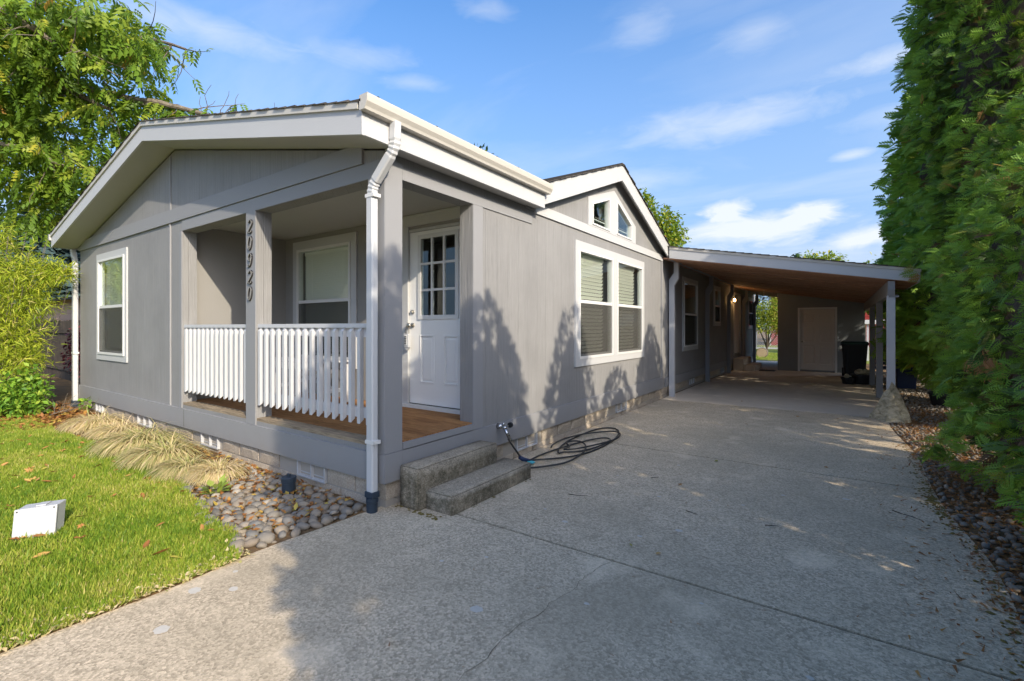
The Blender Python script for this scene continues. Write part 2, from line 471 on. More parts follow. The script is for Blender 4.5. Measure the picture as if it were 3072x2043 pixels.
class MB:
    """collects faces in world coordinates; build() makes one object"""
    def __init__(s):
        s.v = []
        s.f = []
    def add(s, vs, fs):
        o = len(s.v)
        s.v += [tuple(v) for v in vs]
        s.f += [tuple(i + o for i in f) for f in fs]
        return s
    def box(s, x0, x1, y0, y1, z0, z1):
        x0, x1 = min(x0, x1), max(x0, x1)
        y0, y1 = min(y0, y1), max(y0, y1)
        z0, z1 = min(z0, z1), max(z0, z1)
        return s.add([(x0, y0, z0), (x1, y0, z0), (x1, y1, z0), (x0, y1, z0), (x0, y0, z1), (x1, y0, z1), (x1, y1, z1), (x0, y1, z1)],
                     [(0, 3, 2, 1), (4, 5, 6, 7), (0, 1, 5, 4), (1, 2, 6, 5), (2, 3, 7, 6), (3, 0, 4, 7)])
    def prism(s, poly, vec):
        """closed solid: polygon (list of 3D points) swept by vec"""
        n = len(poly)
        vec = Vector(vec)
        a = [Vector(p) for p in poly]
        b = [p + vec for p in a]
        fs = [tuple(range(n))[::-1], tuple(range(n, 2 * n))]
        for i in range(n):
            j = (i + 1) % n
            fs.append((i, j, n + j, n + i))
        return s.add(a + b, fs)
    def bar(s, p0, p1, w, h, up=(0, 0, 1)):
        p0, p1 = Vector(p0), Vector(p1)
        d = (p1 - p0).normalized()
        side = d.cross(Vector(up)).normalized()
        u = side.cross(d).normalized()
        c = [side * (w / 2 * a) + u * (h / 2 * b) for a, b in ((-1, -1), (1, -1), (1, 1), (-1, 1))]
        return s.add([p0 + k for k in c] + [p1 + k for k in c], [(3, 2, 1, 0), (4, 5, 6, 7), (0, 1, 5, 4), (1, 2, 6, 5), (2, 3, 7, 6), (3, 0, 4, 7)])
    def cyl(s, p0, p1, r0, r1=None, n=12, caps=True):
        r1 = r0 if r1 is None else r1
        return s.tube([p0, p1], [r0, r1], n, caps)
    def tube(s, path, rad, n=8, caps=True):
        path = [Vector(p) for p in path]
        m = len(path)
        if not isinstance(rad, (list, tuple)): rad = [rad] * m
        vs = []
        ref = None
        for i, p in enumerate(path):
            d = (path[min(i + 1, m - 1)] - path[max(i - 1, 0)]).normalized()
            if ref is None:
                ref = Vector((0, 0, 1)) if abs(d.z) < .9 else Vector((1, 0, 0))
            a = (ref - d * ref.dot(d)).normalized()
            ref = a
            b = d.cross(a)
            for k in range(n):
                t = 2 * math.pi * k / n
                vs.append(p + (a * math.cos(t) + b * math.sin(t)) * rad[i])
        fs = []
        for i in range(m - 1):
            for k in range(n):
                j = (k + 1) % n
                fs.append((i * n + k, i * n + j, (i + 1) * n + j, (i + 1) * n + k))
        if caps:
            fs.append(tuple(range(n))[::-1])
            fs.append(tuple((m - 1) * n + k for k in range(n)))
        return s.add(vs, fs)
    def lathe(s, c, prof, n=20):
        """prof: list of (radius, z) from bottom to top round centre c"""
        c = Vector(c)
        vs, fs = [], []
        for r_, z_ in prof:
            for k in range(n):
                t = 2 * math.pi * k / n
                vs.append(c + Vector((r_ * math.cos(t), r_ * math.sin(t), z_)))
        for i in range(len(prof) - 1):
            for k in range(n):
                j = (k + 1) % n
                fs.append((i * n + k, i * n + j, (i + 1) * n + j, (i + 1) * n + k))
        fs.append(tuple(range(n))[::-1])
        fs.append(tuple((len(prof) - 1) * n + k for k in range(n)))
        return s.add(vs, fs)
    def build(s, name, mat, parent=None, smooth=False, bevel=0.0, at=None):
        o0 = origin_of(parent)
        c = Vector(at) if at is not None else Vector((0, 0, 0))
        if at is None and parent is not None:
            c = o0
        me = bpy.data.meshes.new(name)
        me.from_pydata([tuple(Vector(v) - c) for v in s.v], [], s.f)
        me.materials.append(MATS[mat])
        if smooth:
            me.polygons.foreach_set('use_smooth', [True] * len(me.polygons))
        me.update()
        o = bpy.data.objects.new(name, me)
        o.location = c - o0
        link(o, parent)
        if bevel:
            b = o.modifiers.new('bevel', 'BEVEL')
            b.width = bevel
            b.segments = 2
            b.limit_method = 'ANGLE'
        return o


def box(name, mat, parent, *a, **k):
    return MB().box(*a).build(name, mat, parent, **k)


def tag(o, label=None, cat=None, group=None, kind=None):
    if label: o['label'] = label
    if cat: o['category'] = cat
    if group: o['group'] = group
    if kind: o['kind'] = kind
    return o


def thing(name, loc, label=None, cat=None, group=None, kind=None):
    o = bpy.data.objects.new(name, None)
    o.empty_display_size = 0.2
    o.location = loc
    link(o)
    return tag(o, label, cat, group, kind)


def share(src, loc, parent, rot=None, scale=None):
    """another object with the same mesh"""
    o = src.copy()
    o.location = loc
    if rot is not None: o.rotation_euler = rot
    if scale is not None: o.scale = scale
    link(o, parent)
    return o


def copy_tree(src, loc, rotz=0.0, sc=1.0):
    r = src.copy()
    r.location = loc
    r.rotation_euler = (0, 0, rotz)
    r.scale = (sc, sc, sc)
    COL.objects.link(r)
    for ch in list(src.children):
        c = ch.copy()
        COL.objects.link(c)
        c.parent = r
        for g in list(ch.children):
            d = g.copy()
            COL.objects.link(d)
            d.parent = c
    return r


def panel(poly2, holes2, to3, thick_vec):
    """flat wall with real openings: outline and holes in (s, z), cut into upright strips; to3 maps to space"""
    mb = MB()
    T = Vector(thick_vec)
    cuts = sorted({round(p[0], 5) for lp in [poly2] + holes2 for p in lp})

    def span(lp, s):
        zs = []
        n = len(lp)
        for i in range(n):
            (a0, b0), (a1, b1) = lp[i], lp[(i + 1) % n]
            if (a0 - s) * (a1 - s) < 0:
                zs.append(b0 + (b1 - b0) * (s - a0) / (a1 - a0))
        return (min(zs), max(zs)) if len(zs) > 1 else None
    e = 1e-6
    for s0, s1 in zip(cuts[:-1], cuts[1:]):
        if s1 - s0 < 1e-4: continue
        o0, o1 = span(poly2, s0 + e), span(poly2, s1 - e)
        if not o0: continue
        hs = sorted([(span(h, s0 + e), span(h, s1 - e)) for h in holes2 if span(h, (s0 + s1) / 2)], key=lambda q: q[0][0])
        lo = (o0[0], o1[0])
        segs = []
        for h0, h1 in hs:
            segs.append((lo, (h0[0], h1[0])))
            lo = (h0[1], h1[1])
        segs.append((lo, (o0[1], o1[1])))
        for (a, b), (c, d) in segs:
            if max(c - a, d - b) < 1e-5: continue
            f = [Vector(to3(s0, a)), Vector(to3(s1, b)), Vector(to3(s1, d)), Vector(to3(s0, c))]
            mb.add(f + [v + T for v in f], [(0, 1, 2, 3), (7, 6, 5, 4)])
    for lp in [poly2] + holes2:
        n = len(lp)
        for i in range(n):
            p, q = Vector(to3(*lp[i])), Vector(to3(*lp[(i + 1) % n]))
            mb.add([p, q, q + T, p + T], [(0, 1, 2, 3)])
    return mb


def fix_normals(o):
    import bmesh
    bm = bmesh.new()
    bm.from_mesh(o.data)
    bmesh.ops.recalc_face_normals(bm, faces=bm.faces)
    bm.to_mesh(o.data)
    bm.free()
    return o


def rect(a0, a1, z0, z1):
    return [(a0, z0), (a1, z0), (a1, z1), (a0, z1)]


def scatter(name, mat, parent, tv, tf, P, M, kind='stuff', rnd=None, ratt=None):
    """one mesh of many small leaves: template (tv, tf) placed at P with 3x3 matrices M"""
    tv = np.asarray(tv, dtype=np.float32)
    N_, n = len(P), len(tv)
    V = np.einsum('kij,nj->kni', M.astype(np.float32), tv) + np.asarray(P, dtype=np.float32)[:, None, :]
    off = np.array(origin_of(parent), dtype=np.float32) if parent is not None else np.zeros(3, np.float32)
    V = (V - off).reshape(-1, 3)
    loops, starts, k = [], [], 0
    lens = [len(f) for f in tf]
    base = np.concatenate([np.array(f, dtype=np.int32) for f in tf])
    L = len(base)
    idx = (base[None, :] + (np.arange(N_, dtype=np.int32) * n)[:, None]).reshape(-1)
    st = np.concatenate([[0], np.cumsum(lens)[:-1]]).astype(np.int32)
    starts = (st[None, :] + (np.arange(N_, dtype=np.int32) * L)[:, None]).reshape(-1)
    me = bpy.data.meshes.new(name)
    me.vertices.add(len(V))
    me.vertices.foreach_set('co', V.reshape(-1))
    me.loops.add(len(idx))
    me.loops.foreach_set('vertex_index', idx)
    me.polygons.add(len(starts))
    me.polygons.foreach_set('loop_start', starts)
    me.update(calc_edges=True)
    if rnd is None: rnd = rng.random(N_)
    at = me.attributes.new('rnd', 'FLOAT', 'POINT')
    at.data.foreach_set('value', np.repeat(np.clip(rnd, 0, 1).astype(np.float32), n))
    me.materials.append(MATS[mat])
    o = bpy.data.objects.new(name, me)
    link(o, parent)
    if kind: o['kind'] = kind
    return o


def frames(D, U, S):
    """rotation matrices: x axis along D, z axis near U, scale S"""
    D = D / np.linalg.norm(D, axis=1, keepdims=True)
    Y = np.cross(U, D)
    ln = np.linalg.norm(Y, axis=1, keepdims=True)
    Y = Y / np.maximum(ln, 1e-6)
    Z = np.cross(D, Y)
    M = np.stack([D, Y, Z], axis=2)
    return M * np.asarray(S)[:, None, None]


def rdirs(n):
    v = rng.normal(size=(n, 3))
    return v / np.linalg.norm(v, axis=1, keepdims=True)


# leaf templates (unit length along +x)
LEAF_V = [(0, 0, 0), (0.45, 0.26, 0.05), (1, 0, -0.05), (0.45, -0.26, 0.05)]
LEAF_F = [(0, 1, 2), (0, 2, 3)]
BLADE_V = [(0, -0.06, 0), (0, 0.06, 0), (0.55, 0.05, 0.0), (0.55, -0.05, 0.0), (1, 0, -0.12)]
BLADE_F = [(0, 1, 2, 3), (3, 2, 4)]
# pinnate leaf: drooping rachis with pairs of leaflets
PIN_V, PIN_F = [], []
for i in range(4):
    t = 0.15 + i * 0.24
    z = -0.30 * t * t
    for sgn in (-1, 1):
        o_ = len(PIN_V)
        dx, dy = 0.20, sgn * 0.30
        l_ = 0.95 if i < 3 else 0.75
        PIN_V += [(t, 0, z), (t - .01, dy * .62 * l_, z - .05), (t + dx * l_ + .08, dy * 1.1 * l_, z - 0.20), (t + dx * 1.0, dy * .45 * l_, z - .06)]
        PIN_F += [(o_, o_ + 1, o_ + 2), (o_, o_ + 2, o_ + 3)]
PIN_V += [(0, 0.008, 0), (0, -0.008, 0), (.95, 0, -.27)]
PIN_F += [(len(PIN_V) - 3, len(PIN_V) - 2, len(PIN_V) - 1)]
# flat fern-like spray of arborvitae
SPR_V, SPR_F = [], []


def _spike(a, b, w):
    ax, ay, azz = a
    bx, by, bz = b
    dx, dy = bx - ax, by - ay
    l = math.hypot(dx, dy) or 1
    nx, ny = -dy / l * w, dx / l * w
    o_ = len(SPR_V)
    mx_, my_, mz_ = ax + dx * .5, ay + dy * .5, azz + (bz - azz) * .5
    SPR_V.extend([(ax, ay, azz), (mx_ + nx, my_ + ny, mz_), (bx, by, bz), (mx_ - nx, my_ - ny, mz_)])
    SPR_F.append((o_, o_ + 1, o_ + 2, o_ + 3))


def _zs(x, y):
    return -0.35 * x * x - 0.25 * y * y


_spike((0, 0, 0), (1, 0, _zs(1, 0)), 0.028)
for i in range(6):
    t = 0.12 + 0.14 * i
    for sgn in (-1, 1):
        tt = t + (0.05 if sgn > 0 else 0)
        L_ = 0.52 * (1 - 0.6 * tt) + 0.05
        ex, ey = tt + L_ * 0.72, sgn * L_ * 0.62
        _spike((tt, 0, _zs(tt, 0)), (ex, ey, _zs(ex, ey)), 0.030)
        if i < 5:
            for q, s2 in ((0.35, 1), (0.6, -1)):
                bx, by = tt + (ex - tt) * q, ey * q
                l2 = L_ * 0.42
                cx_, cy_ = bx + l2 * (0.95 if s2 > 0 else .45), by + sgn * l2 * (0.12 if s2 > 0 else .85)
                _spike((bx, by, _zs(bx, by)), (cx_, cy_, _zs(cx_, cy_)), 0.028)
SPR2_V = [(0, 0, 0), (.35, .30, -.05), (.5, .1, -.1), (.8, .28, -.3), (1, 0, -.35), (.78, -.25, -.3), (.5, -.1, -.1), (.33, -.32, -.05)]
SPR2_F = [(0, 1, 2), (2, 3, 4), (2, 4, 5), (2, 5, 6), (0, 6, 7), (0, 2, 6)]


SPR3_V, SPR3_F = [], []
_keep = (SPR_V, SPR_F)
SPR_V, SPR_F = [], []
_spike((0, 0, 0), (1, 0, -.35), .05)
for i in range(5):
    t = 0.12 + 0.17 * i
    for sgn in (-1, 1):
        L_ = 0.55 * (1 - 0.6 * t) + 0.05
        ex_, ey_ = t + L_ * .72, sgn * L_ * .66
        _spike((t, 0, _zs(t, 0)), (ex_, ey_, _zs(ex_, ey_)), .075)
SPR3_V, SPR3_F = SPR_V, SPR_F
SPR_V, SPR_F = _keep


def blob_leaves(blobs, n, size, droop=0.3):
    """positions and frames of leaves through ellipsoid clumps (x, y, z, rx, ry, rz)"""
    b = np.array(blobs, dtype=float)
    vol = b[:, 3] * b[:, 4] + b[:, 4] * b[:, 5] + b[:, 3] * b[:, 5]
    k = rng.choice(len(b), size=n, p=vol / vol.sum())
    d = rdirs(n)
    r = rng.random(n) ** 0.45
    P = b[k, :3] + d * r[:, None] * b[k, 3:6] * (1 + 0.18 * rng.normal(size=(n, 1)))
    D = d * 0.7 + rdirs(n) * 0.8
    D[:, 2] -= droop
    M = frames(D, rdirs(n) + np.array([0, 0, 1.2]), size * (0.65 + 0.7 * rng.random(n)))
    return P, M


def limb(mb, p0, p1, r0, r1, wig=0.05, seg=6, n=7):
    p0, p1 = Vector(p0), Vector(p1)
    pts, rr = [], []
    L = (p1 - p0).length
    off = Vector((0, 0, 0))
    for i in range(seg + 1):
        t = i / seg
        if 0 < i < seg: off += Vector((random.uniform(-1, 1), random.uniform(-1, 1), random.uniform(-.6, .6))) * wig * L / seg
        pts.append(p0.lerp(p1, t) + off * (1 if i < seg else 0.6))
        rr.append(r0 + (r1 - r0) * t)
    mb.tube(pts, rr, n)
    return pts


# ------------------------------------------------------------------ the setting
GZ = 0.0
# one sheet to the horizon, rising very slightly towards the left lawn
def ground_z(x, y):
    t = min(1.0, max(0.0, (-x - 0.3) / 8.0))
    return 0.065 * t


gmb = MB()
xs = [-400, -120, -40, -20, -8.3, -4, -0.3, 3, 6, 40, 120, 400]
ys = [-400, -120, -40, -8, -3, 0, 8, 20, 40, 120, 400]
gv = [(x, y, ground_z(x, y) - 0.012) for y in ys for x in xs]
gf = [(j * len(xs) + i, j * len(xs) + i + 1, (j + 1) * len(xs) + i + 1, (j + 1) * len(xs) + i) for j in range(len(ys) - 1) for i in range(len(xs) - 1)]
ground = gmb.add(gv, gf).build('ground', 'soil')
tag(ground, kind='structure')

# driveway: separate cast slabs with open joints
drive = thing('driveway', (0, 0, 0), kind='structure')


def edge_x(y):
    """right edge of the driveway (slightly wandering)"""
    return 3.72 + 0.04 * math.sin(y * 1.7) - 0.10 * max(0, min(1, (1.6 - y) / 1.2)) + .05 * math.sin(y * .6 + 1)


def left_edge(y):
    return -0.09 + 0.015 * math.sin(y * 4) - 0.055 * math.exp(-((y + 0.95) / 0.35) ** 2)


def slab(y0, y1, mat, xl, xr, step=0.2):
    n = max(1, int((y1 - y0) / step))
    L_, R_ = [], []
    for i in range(n + 1):
        y = y0 + (y1 - y0) * i / n
        L_.append((xl(y), y))
        R_.append((xr(y), y))
    ring = L_ + R_[::-1]
    top = [(a, b, 0.0) for a, b in ring]
    mb = MB()
    m_ = len(L_)
    vs, fs = [], []
    for i in range(m_):
        vs += [(L_[i][0], L_[i][1], 0), (R_[i][0], R_[i][1], 0), (L_[i][0], L_[i][1], -.08), (R_[i][0], R_[i][1], -.08)]
    for i in range(m_ - 1):
        a, b = 4 * i, 4 * i + 4
        fs += [(a, a + 1, b + 1, b), (a + 2, b + 2, b + 3, a + 3), (a, b, b + 2, a + 2), (a + 1, a + 3, b + 3, b + 1)]
    fs += [(0, 2, 3, 1), (4 * (m_ - 1), 4 * (m_ - 1) + 1, 4 * (m_ - 1) + 3, 4 * (m_ - 1) + 2)]
    mb.add(vs, fs)
    return mb.build('concrete_slab', mat, drive)


J = 0.010
slab(-9.0, 0.27 - J, 'driveway_concrete', left_edge, edge_x)
slab(0.27 + J, 3.1 - J, 'driveway_concrete', lambda y: 0.01, edge_x)
slab(3.1 + J, 7.15 - J, 'driveway_concrete', lambda y: 0.01, edge_x)
slab(7.15 + J, 16.0 - J, 'carport_concrete', lambda y: 0.01, lambda y: 3.78)
slab(16.0 + J, 21.0, 'carport_concrete', lambda y: 0.01, lambda y: 1.30)
# dirt that fills the joints, 12 mm down
jm = MB()
for yy in (0.27, 3.1, 7.15, 16.0):
    jm.box(0.02, 3.6 if yy < 16 else 1.2, yy - J, yy + J, -0.06, -0.009)
tag(jm.build('joint_dirt', 'joint_dirt', drive), kind='stuff')
# crack in the front slab
cm = MB()
pts = []
x, y = 1.83, 0.25
while y > -2.6:
    pts.append((x, y))
    y -= random.uniform(.03, .07)
    x += random.uniform(-.022, .02)
for (a, b) in zip(pts[:-1], pts[1:]):
    w = random.uniform(.0006, .0016)
    cm.add([(a[0] - w, a[1], .003), (a[0] + w, a[1], .003), (b[0] + w, b[1], .003), (b[0] - w, b[1], .003)], [(0, 3, 2, 1)])
cm.build('crack', 'joint_dirt', drive)
# moss along the driveway's right edge and at the steps, and pale lichen/paint spots
mm = MB()
for i in range(380):
    if i < 340:
        y = random.uniform(.3, 5.2)
        if random.random() < .45: y = random.gauss(2.75, .35)
        x = edge_x(y) - abs(random.gauss(0, .06)) - .01
    else:
        x = random.uniform(0, .56)
        y = .13 - .02 + random.uniform(-.02, .05) if x < .5 else random.uniform(.2, 1.3)
        if x > .5: x = .545 + abs(random.gauss(0, .01))
    r_ = random.uniform(.004, .018)
    n = 6
    mm.add([(x, y, .009)] + [(x + r_ * math.cos(t * math.tau / n) * random.uniform(.6, 1.3), y + r_ * math.sin(t * math.tau / n) * random.uniform(.6, 1.3), .002) for t in range(n)],
           [(0, 1 + t, 1 + (t + 1) % n) for t in range(n)])
tag(mm.build('moss', 'moss', drive), kind='stuff')

# pale worn spots scattered on the slabs
ps = MB()
for (x, y, r_) in [(1.30, .62, .030), (1.05, .75, .018), (2.05, .95, .034), (1.85, .70, .022), (1.72, 1.55, .022), (2.1, 1.7, .018), (1.45, -.62, .045), (.95, -.35, .02), (1.15, -.15, .018), (1.2, 1.9, .016),
                   (2.35, 1.75, .020), (3.05, 2.4, .035), (2.6, 2.2, .022), (1.6, 2.6, .02), (.55, 3.9, .02), (.9, 4.6, .022), (1.5, 5.2, .025), (-.14 + .35, -1.25, .035), (.05, -1.38, .05), (.30, -1.62, .05), (.02, -1.15, .022), (2.9, -.2, .02), (1.9, -.25, .018), (2.4, .1, .015)]:
    n = 18
    r_ *= .8
    ps.add([(x, y, .0035)] + [(x + r_ * math.cos(t * math.tau / n) * random.uniform(.8, 1.12), y + r_ * .8 * math.sin(t * math.tau / n) * random.uniform(.8, 1.12), .0025) for t in range(n)],
           [(0, 1 + t, 1 + (t + 1) % n) for t in range(n)])
tag(ps.build('pale_spots', 'pale_spot', drive), kind='stuff')

# ------------------------------------------------------------------ the house
WX = -8.165
house = thing('house', (-4.08, 0, 0.0), 'single storey grey manufactured house with white trim, open corner porch and gabled roof', 'house')
PK = -4.08


def roof_z(x):      # top of roof deck
    return 4.0 - 0.2145 * abs(x - PK)


def gable_z(y):
    return 4.085 - 0.372 * abs(y - 4.72)


fx = lambda a, z: (a, 0.0, z)
# front wall with both porch openings and the window
front_poly = [(WX, .215), (0, .215), (0, roof_z(0) - .235), (PK, roof_z(PK) - .235), (WX, roof_z(WX) - .235)]
W1 = (-7.09, -5.87, 1.04, 2.575)
fw = panel(front_poly, [rect(*W1), rect(-3.831, -2.206, .488, 2.69), rect(-2.011, -.19, .488, 2.69)], fx, (0, .16, 0))
fix_normals(fw.build('front_wall', 'siding', house))
# side wall under the eaves
sz = lambda a, z: (0.0, a, z)
side_poly = [(.1605, .215), (20.4, .215), (20.4, 2.94), (7.24, 2.94), (7.1, gable_z(7.1) - .03), (4.72, gable_z(4.72) - .03), (2.3, gable_z(2.3) - .03), (2.24, 2.94), (.1605, 2.94)]
S1 = (3.405, 5.975, 1.03, 2.575)
C1 = (8.88, 10.06, 1.02, 2.56)
C2 = (12.14, 12.95, 1.60, 2.6)
DR2 = (15.34, 16.55, .53, 2.62)
C3 = (18.5, 19.7, 1.5, 2.6)
G1 = [(3.83, 2.985), (4.47, 2.985), (4.47, 3.51), (3.83, 3.30)]
G2 = [(4.76, 2.985), (5.42, 2.985), (5.42, 3.26), (4.76, 3.54)]
sw = panel(side_poly, [rect(.176, 1.10, .49, 2.696), rect(S1[0], 4.62, S1[2], S1[3]), rect(4.76, S1[1], S1[2], S1[3]), rect(*C1), rect(*C2), rect(*DR2), rect(*C3), G1, G2], sz, (-.16, 0, 0))
fix_normals(sw.build('side_wall', 'siding', house))
box('far_wall', 'siding', house, WX, WX + .16, .162, 20.4, .215, 2.92)
fix_normals(panel([(WX, .215), (-.1605, .215), (-.1605, roof_z(0) - .25), (PK, 3.76), (WX, roof_z(WX) - .25)], [], lambda a, z: (a, 20.24, z), (0, .16, 0)).build('rear_wall', 'siding', house))
# gable cheek walls of the cross gable are closed by its roof; porch walls
fix_normals(panel([(-3.95, .49), (-.162, .49), (-.162, 2.80), (-3.95, 2.80)], [rect(-1.30, -.30, .535, 2.64), rect(-3.60, -2.375, 1.03, 2.615)], lambda a, z: (a, 1.42, z), (0, .12, 0)).build('porch_back_wall', 'porch_inner', house))
box('porch_side_wall', 'porch_inner', house, -4.07, -3.95, .162, 1.54, .49, 2.80)
box('porch_ceiling', 'soffit', house, -4.07, -.162, .162, 1.54, 2.803, 2.83)
# floor inside, and an inner partition that keeps the rooms dark
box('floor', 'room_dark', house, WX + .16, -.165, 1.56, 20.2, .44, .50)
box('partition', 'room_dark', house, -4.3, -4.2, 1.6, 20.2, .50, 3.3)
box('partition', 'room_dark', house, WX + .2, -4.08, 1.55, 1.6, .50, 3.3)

# trim boards on the front
T = MB()
T.box(WX - .001, 0.021, -.021, -.001, .213, .445)
T.build('base_board', 'grey_trim', house)
MB().box(.001, .021, .0, .17, .213, .445).box(.001, .021, .172, 7.24, .213, .385 + .06).build('base_board', 'grey_trim', house)
MB().box(.001, .019, 7.42, 20.4, .213, .40).build('base_board', 'grey_trim', house)
box('board_joint', 'joint_dirt', house, -3.748, -3.744, -.0225, -.0205, .215, .44)
MB().box(WX, -.26, -.024, -.001, 2.83, 3.00).build('gable_board', 'grey_trim', house)
MB().box(-4.215, -4.185, -.018, -.001, .448, 2.827).box(-4.215, -4.185, -.012, -.001, 3.003, 3.72).build('batten', 'grey_trim', house)
MB().box(-3.90, -3.833, -.014, -.001, .448, 2.688).build('batten', 'grey_trim', house)
# porch post faces and beam faces (boards planted on the frame)
MB().box(-2.207, -2.010, -.012, -.001, .448, 2.70).build('porch_post', 'grey_post', house)
MB().box(-.192, 0.012, -.012, -.001, .448, 2.826).box(.001, .012, .0, .174, .448, 2.826).build('corner_post', 'grey_post', house)
MB().box(-3.831, -.193, -.010, -.001, 2.692, 2.826).build('porch_beam', 'grey_post', house)
MB().box(.001, .012, .176, 2.2, 2.697, 2.80).build('porch_beam', 'grey_post', house)
MB().box(.001, .012, 1.102, 1.255, .448, 2.695).build('corner_board', 'grey_post', house)
MB().box(-.17, .026, .178, 1.098, .455, .5065).build('porch_sill', 'grey_trim', house)
# white band under the cross gable and its end
MB().box(.001, .023, 2.26, 7.235, 2.835, 2.955).build('band_board', 'white_trim', house)
MB().box(.001, .018, 7.15, 7.24, .448, 2.832).build('corner_board', 'grey_trim', house)

# deck boards of the porch
dk = MB().box(-3.945, -.02, 0, .139, 0, .028)
y = .004
k = 0
while y < 1.40:
    w = .138
    MB().box(-3.945, -.004, y, min(y + w, 1.415), .487, .5205 + random.uniform(-.0015, .0015)).build('deck_board', 'weathered_wood' if k == 0 else 'deck_wood', house)
    y += w + .004
    k += 1

# rakes, fascias and soffits
def rake(x0, x1):
    za, zb = roof_z(x0), roof_z(x1)
    mb = MB()
    mb.prism([(x0, -.35, za - .225), (x1, -.35, zb - .225), (x1, -.35, zb), (x0, -.35, za)], (0, .025, 0))
    return mb


rake(PK + .001, .165).build('rake_board', 'white_trim', house)
rake(-8.325, PK - .001).build('rake_board', 'white_trim', house)
for x0, x1 in ((PK + .002, .139), (-8.30, PK - .002)):
    # narrow drip trim above the rake boards
    za, zb = roof_z(x0), roof_z(x1)
    MB().prism([(x0, -.368, za - .045), (x1, -.368, zb - .045), (x1, -.368, zb + .012), (x0, -.368, za + .012)], (0, .0175, 0)).build('drip_trim', 'gutter_metal', house)
    MB().prism([(x0, -.324, za - .222), (x1, -.324, zb - .222), (x1, -.324, zb - .205), (x0, -.324, za - .205)], (0, .322, 0)).build('soffit_panel', 'soffit', house)
MB().box(.14, .165, -.3245, 2.235, 2.868, 3.088).build('eave_board', 'white_trim', house)
MB().box(.003, .139, .002, 2.235, 2.885, 2.90).build('soffit_panel', 'soffit', house)
MB().box(-8.325, -8.30, -.3245, 20.6, 2.868, 3.088).build('eave_board', 'white_trim', house)
MB().box(-8.299, WX - .003, .002, 20.6, 2.885, 2.90).build('soffit_panel', 'soffit', house)


def courses(name, y0, y1, x_edge, x_top, sgn, zf, parent, dx=.14):
    """roof slope of overlapping shingle courses running along y"""
    mb = MB()
    n = int(abs(x_top - x_edge) / dx)
    for i in range(n + 1):
        a = x_edge + sgn * dx * i
        b = a + sgn * dx * 1.25
        if sgn < 0: b = max(b, x_top)
        else: b = min(b, x_top)
        cuts = [y0]
        while cuts[-1] < y1 - 1.2: cuts.append(cuts[-1] + random.uniform(.9, 1.0))
        cuts.append(y1)
        for c0, c1 in zip(cuts[:-1], cuts[1:]):
            j = random.uniform(0, .005)
            mb.add([(a, c0 - (0.012 if c0 == y0 and i % 2 else 0), zf(a) + .004), (a, c1 - .004, zf(a) + .004), (b, c1 - .004, zf(b) + .004), (b, c0 - (0.012 if c0 == y0 and i % 2 else 0), zf(b) + .004),
                    (a, c0, zf(a) + .020 + j), (a, c1 - .004, zf(a) + .020 + j), (b, c1 - .004, zf(b) + .010), (b, c0, zf(b) + .010)],
                   [(0, 3, 2, 1), (4, 5, 6, 7), (0, 1, 5, 4), (1, 2, 6, 5), (2, 3, 7, 6), (3, 0, 4, 7)])
    o = mb.build(name, 'shingle', parent)
    tag(o, kind='stuff')
    return o


roof = MB()
# decking under the shingles
roof.prism([(PK, -.345, 3.985), (.16, -.345, roof_z(.16) - .015), (.16, -.345, roof_z(.16) - .03), (PK, -.345, 3.96)], (0, 2.585, 0))
roof.prism([(PK, 2.241, 3.985), (-.05, 2.241, roof_z(-.05) - .015), (-.05, 2.241, roof_z(-.05) - .03), (PK, 2.241, 3.96)], (0, 4.96, 0))
roof.prism([(PK, 7.202, 3.985), (.02, 7.202, roof_z(.02) - .015), (.02, 7.202, roof_z(.02) - .03), (PK, 7.202, 3.96)], (0, 13.4, 0))
roof.prism([(PK - .001, -.345, 3.985), (-8.32, -.345, roof_z(-8.32) - .015), (-8.32, -.345, roof_z(-8.32) - .03), (PK - .001, -.345, 3.96)], (0, 20.95, 0))
ro = roof.build('roof', 'white_trim', house)
courses('shingles', -.372, 2.24, .18, PK, -1, roof_z, ro)
courses('shingles', 2.241, 20.6, -.06, PK, -1, roof_z, ro)
courses('shingles', -.372, 20.6, -8.34, PK, 1, roof_z, ro)
# cross gable
gx = .14


def gr(y0, y1):
    za, zb = gable_z(y0), gable_z(y1)
    return MB().prism([(gx - .025, y0, za - .25), (gx - .025, y1, zb - .25), (gx - .025, y1, zb), (gx - .025, y0, za)], (.025, 0, 0))


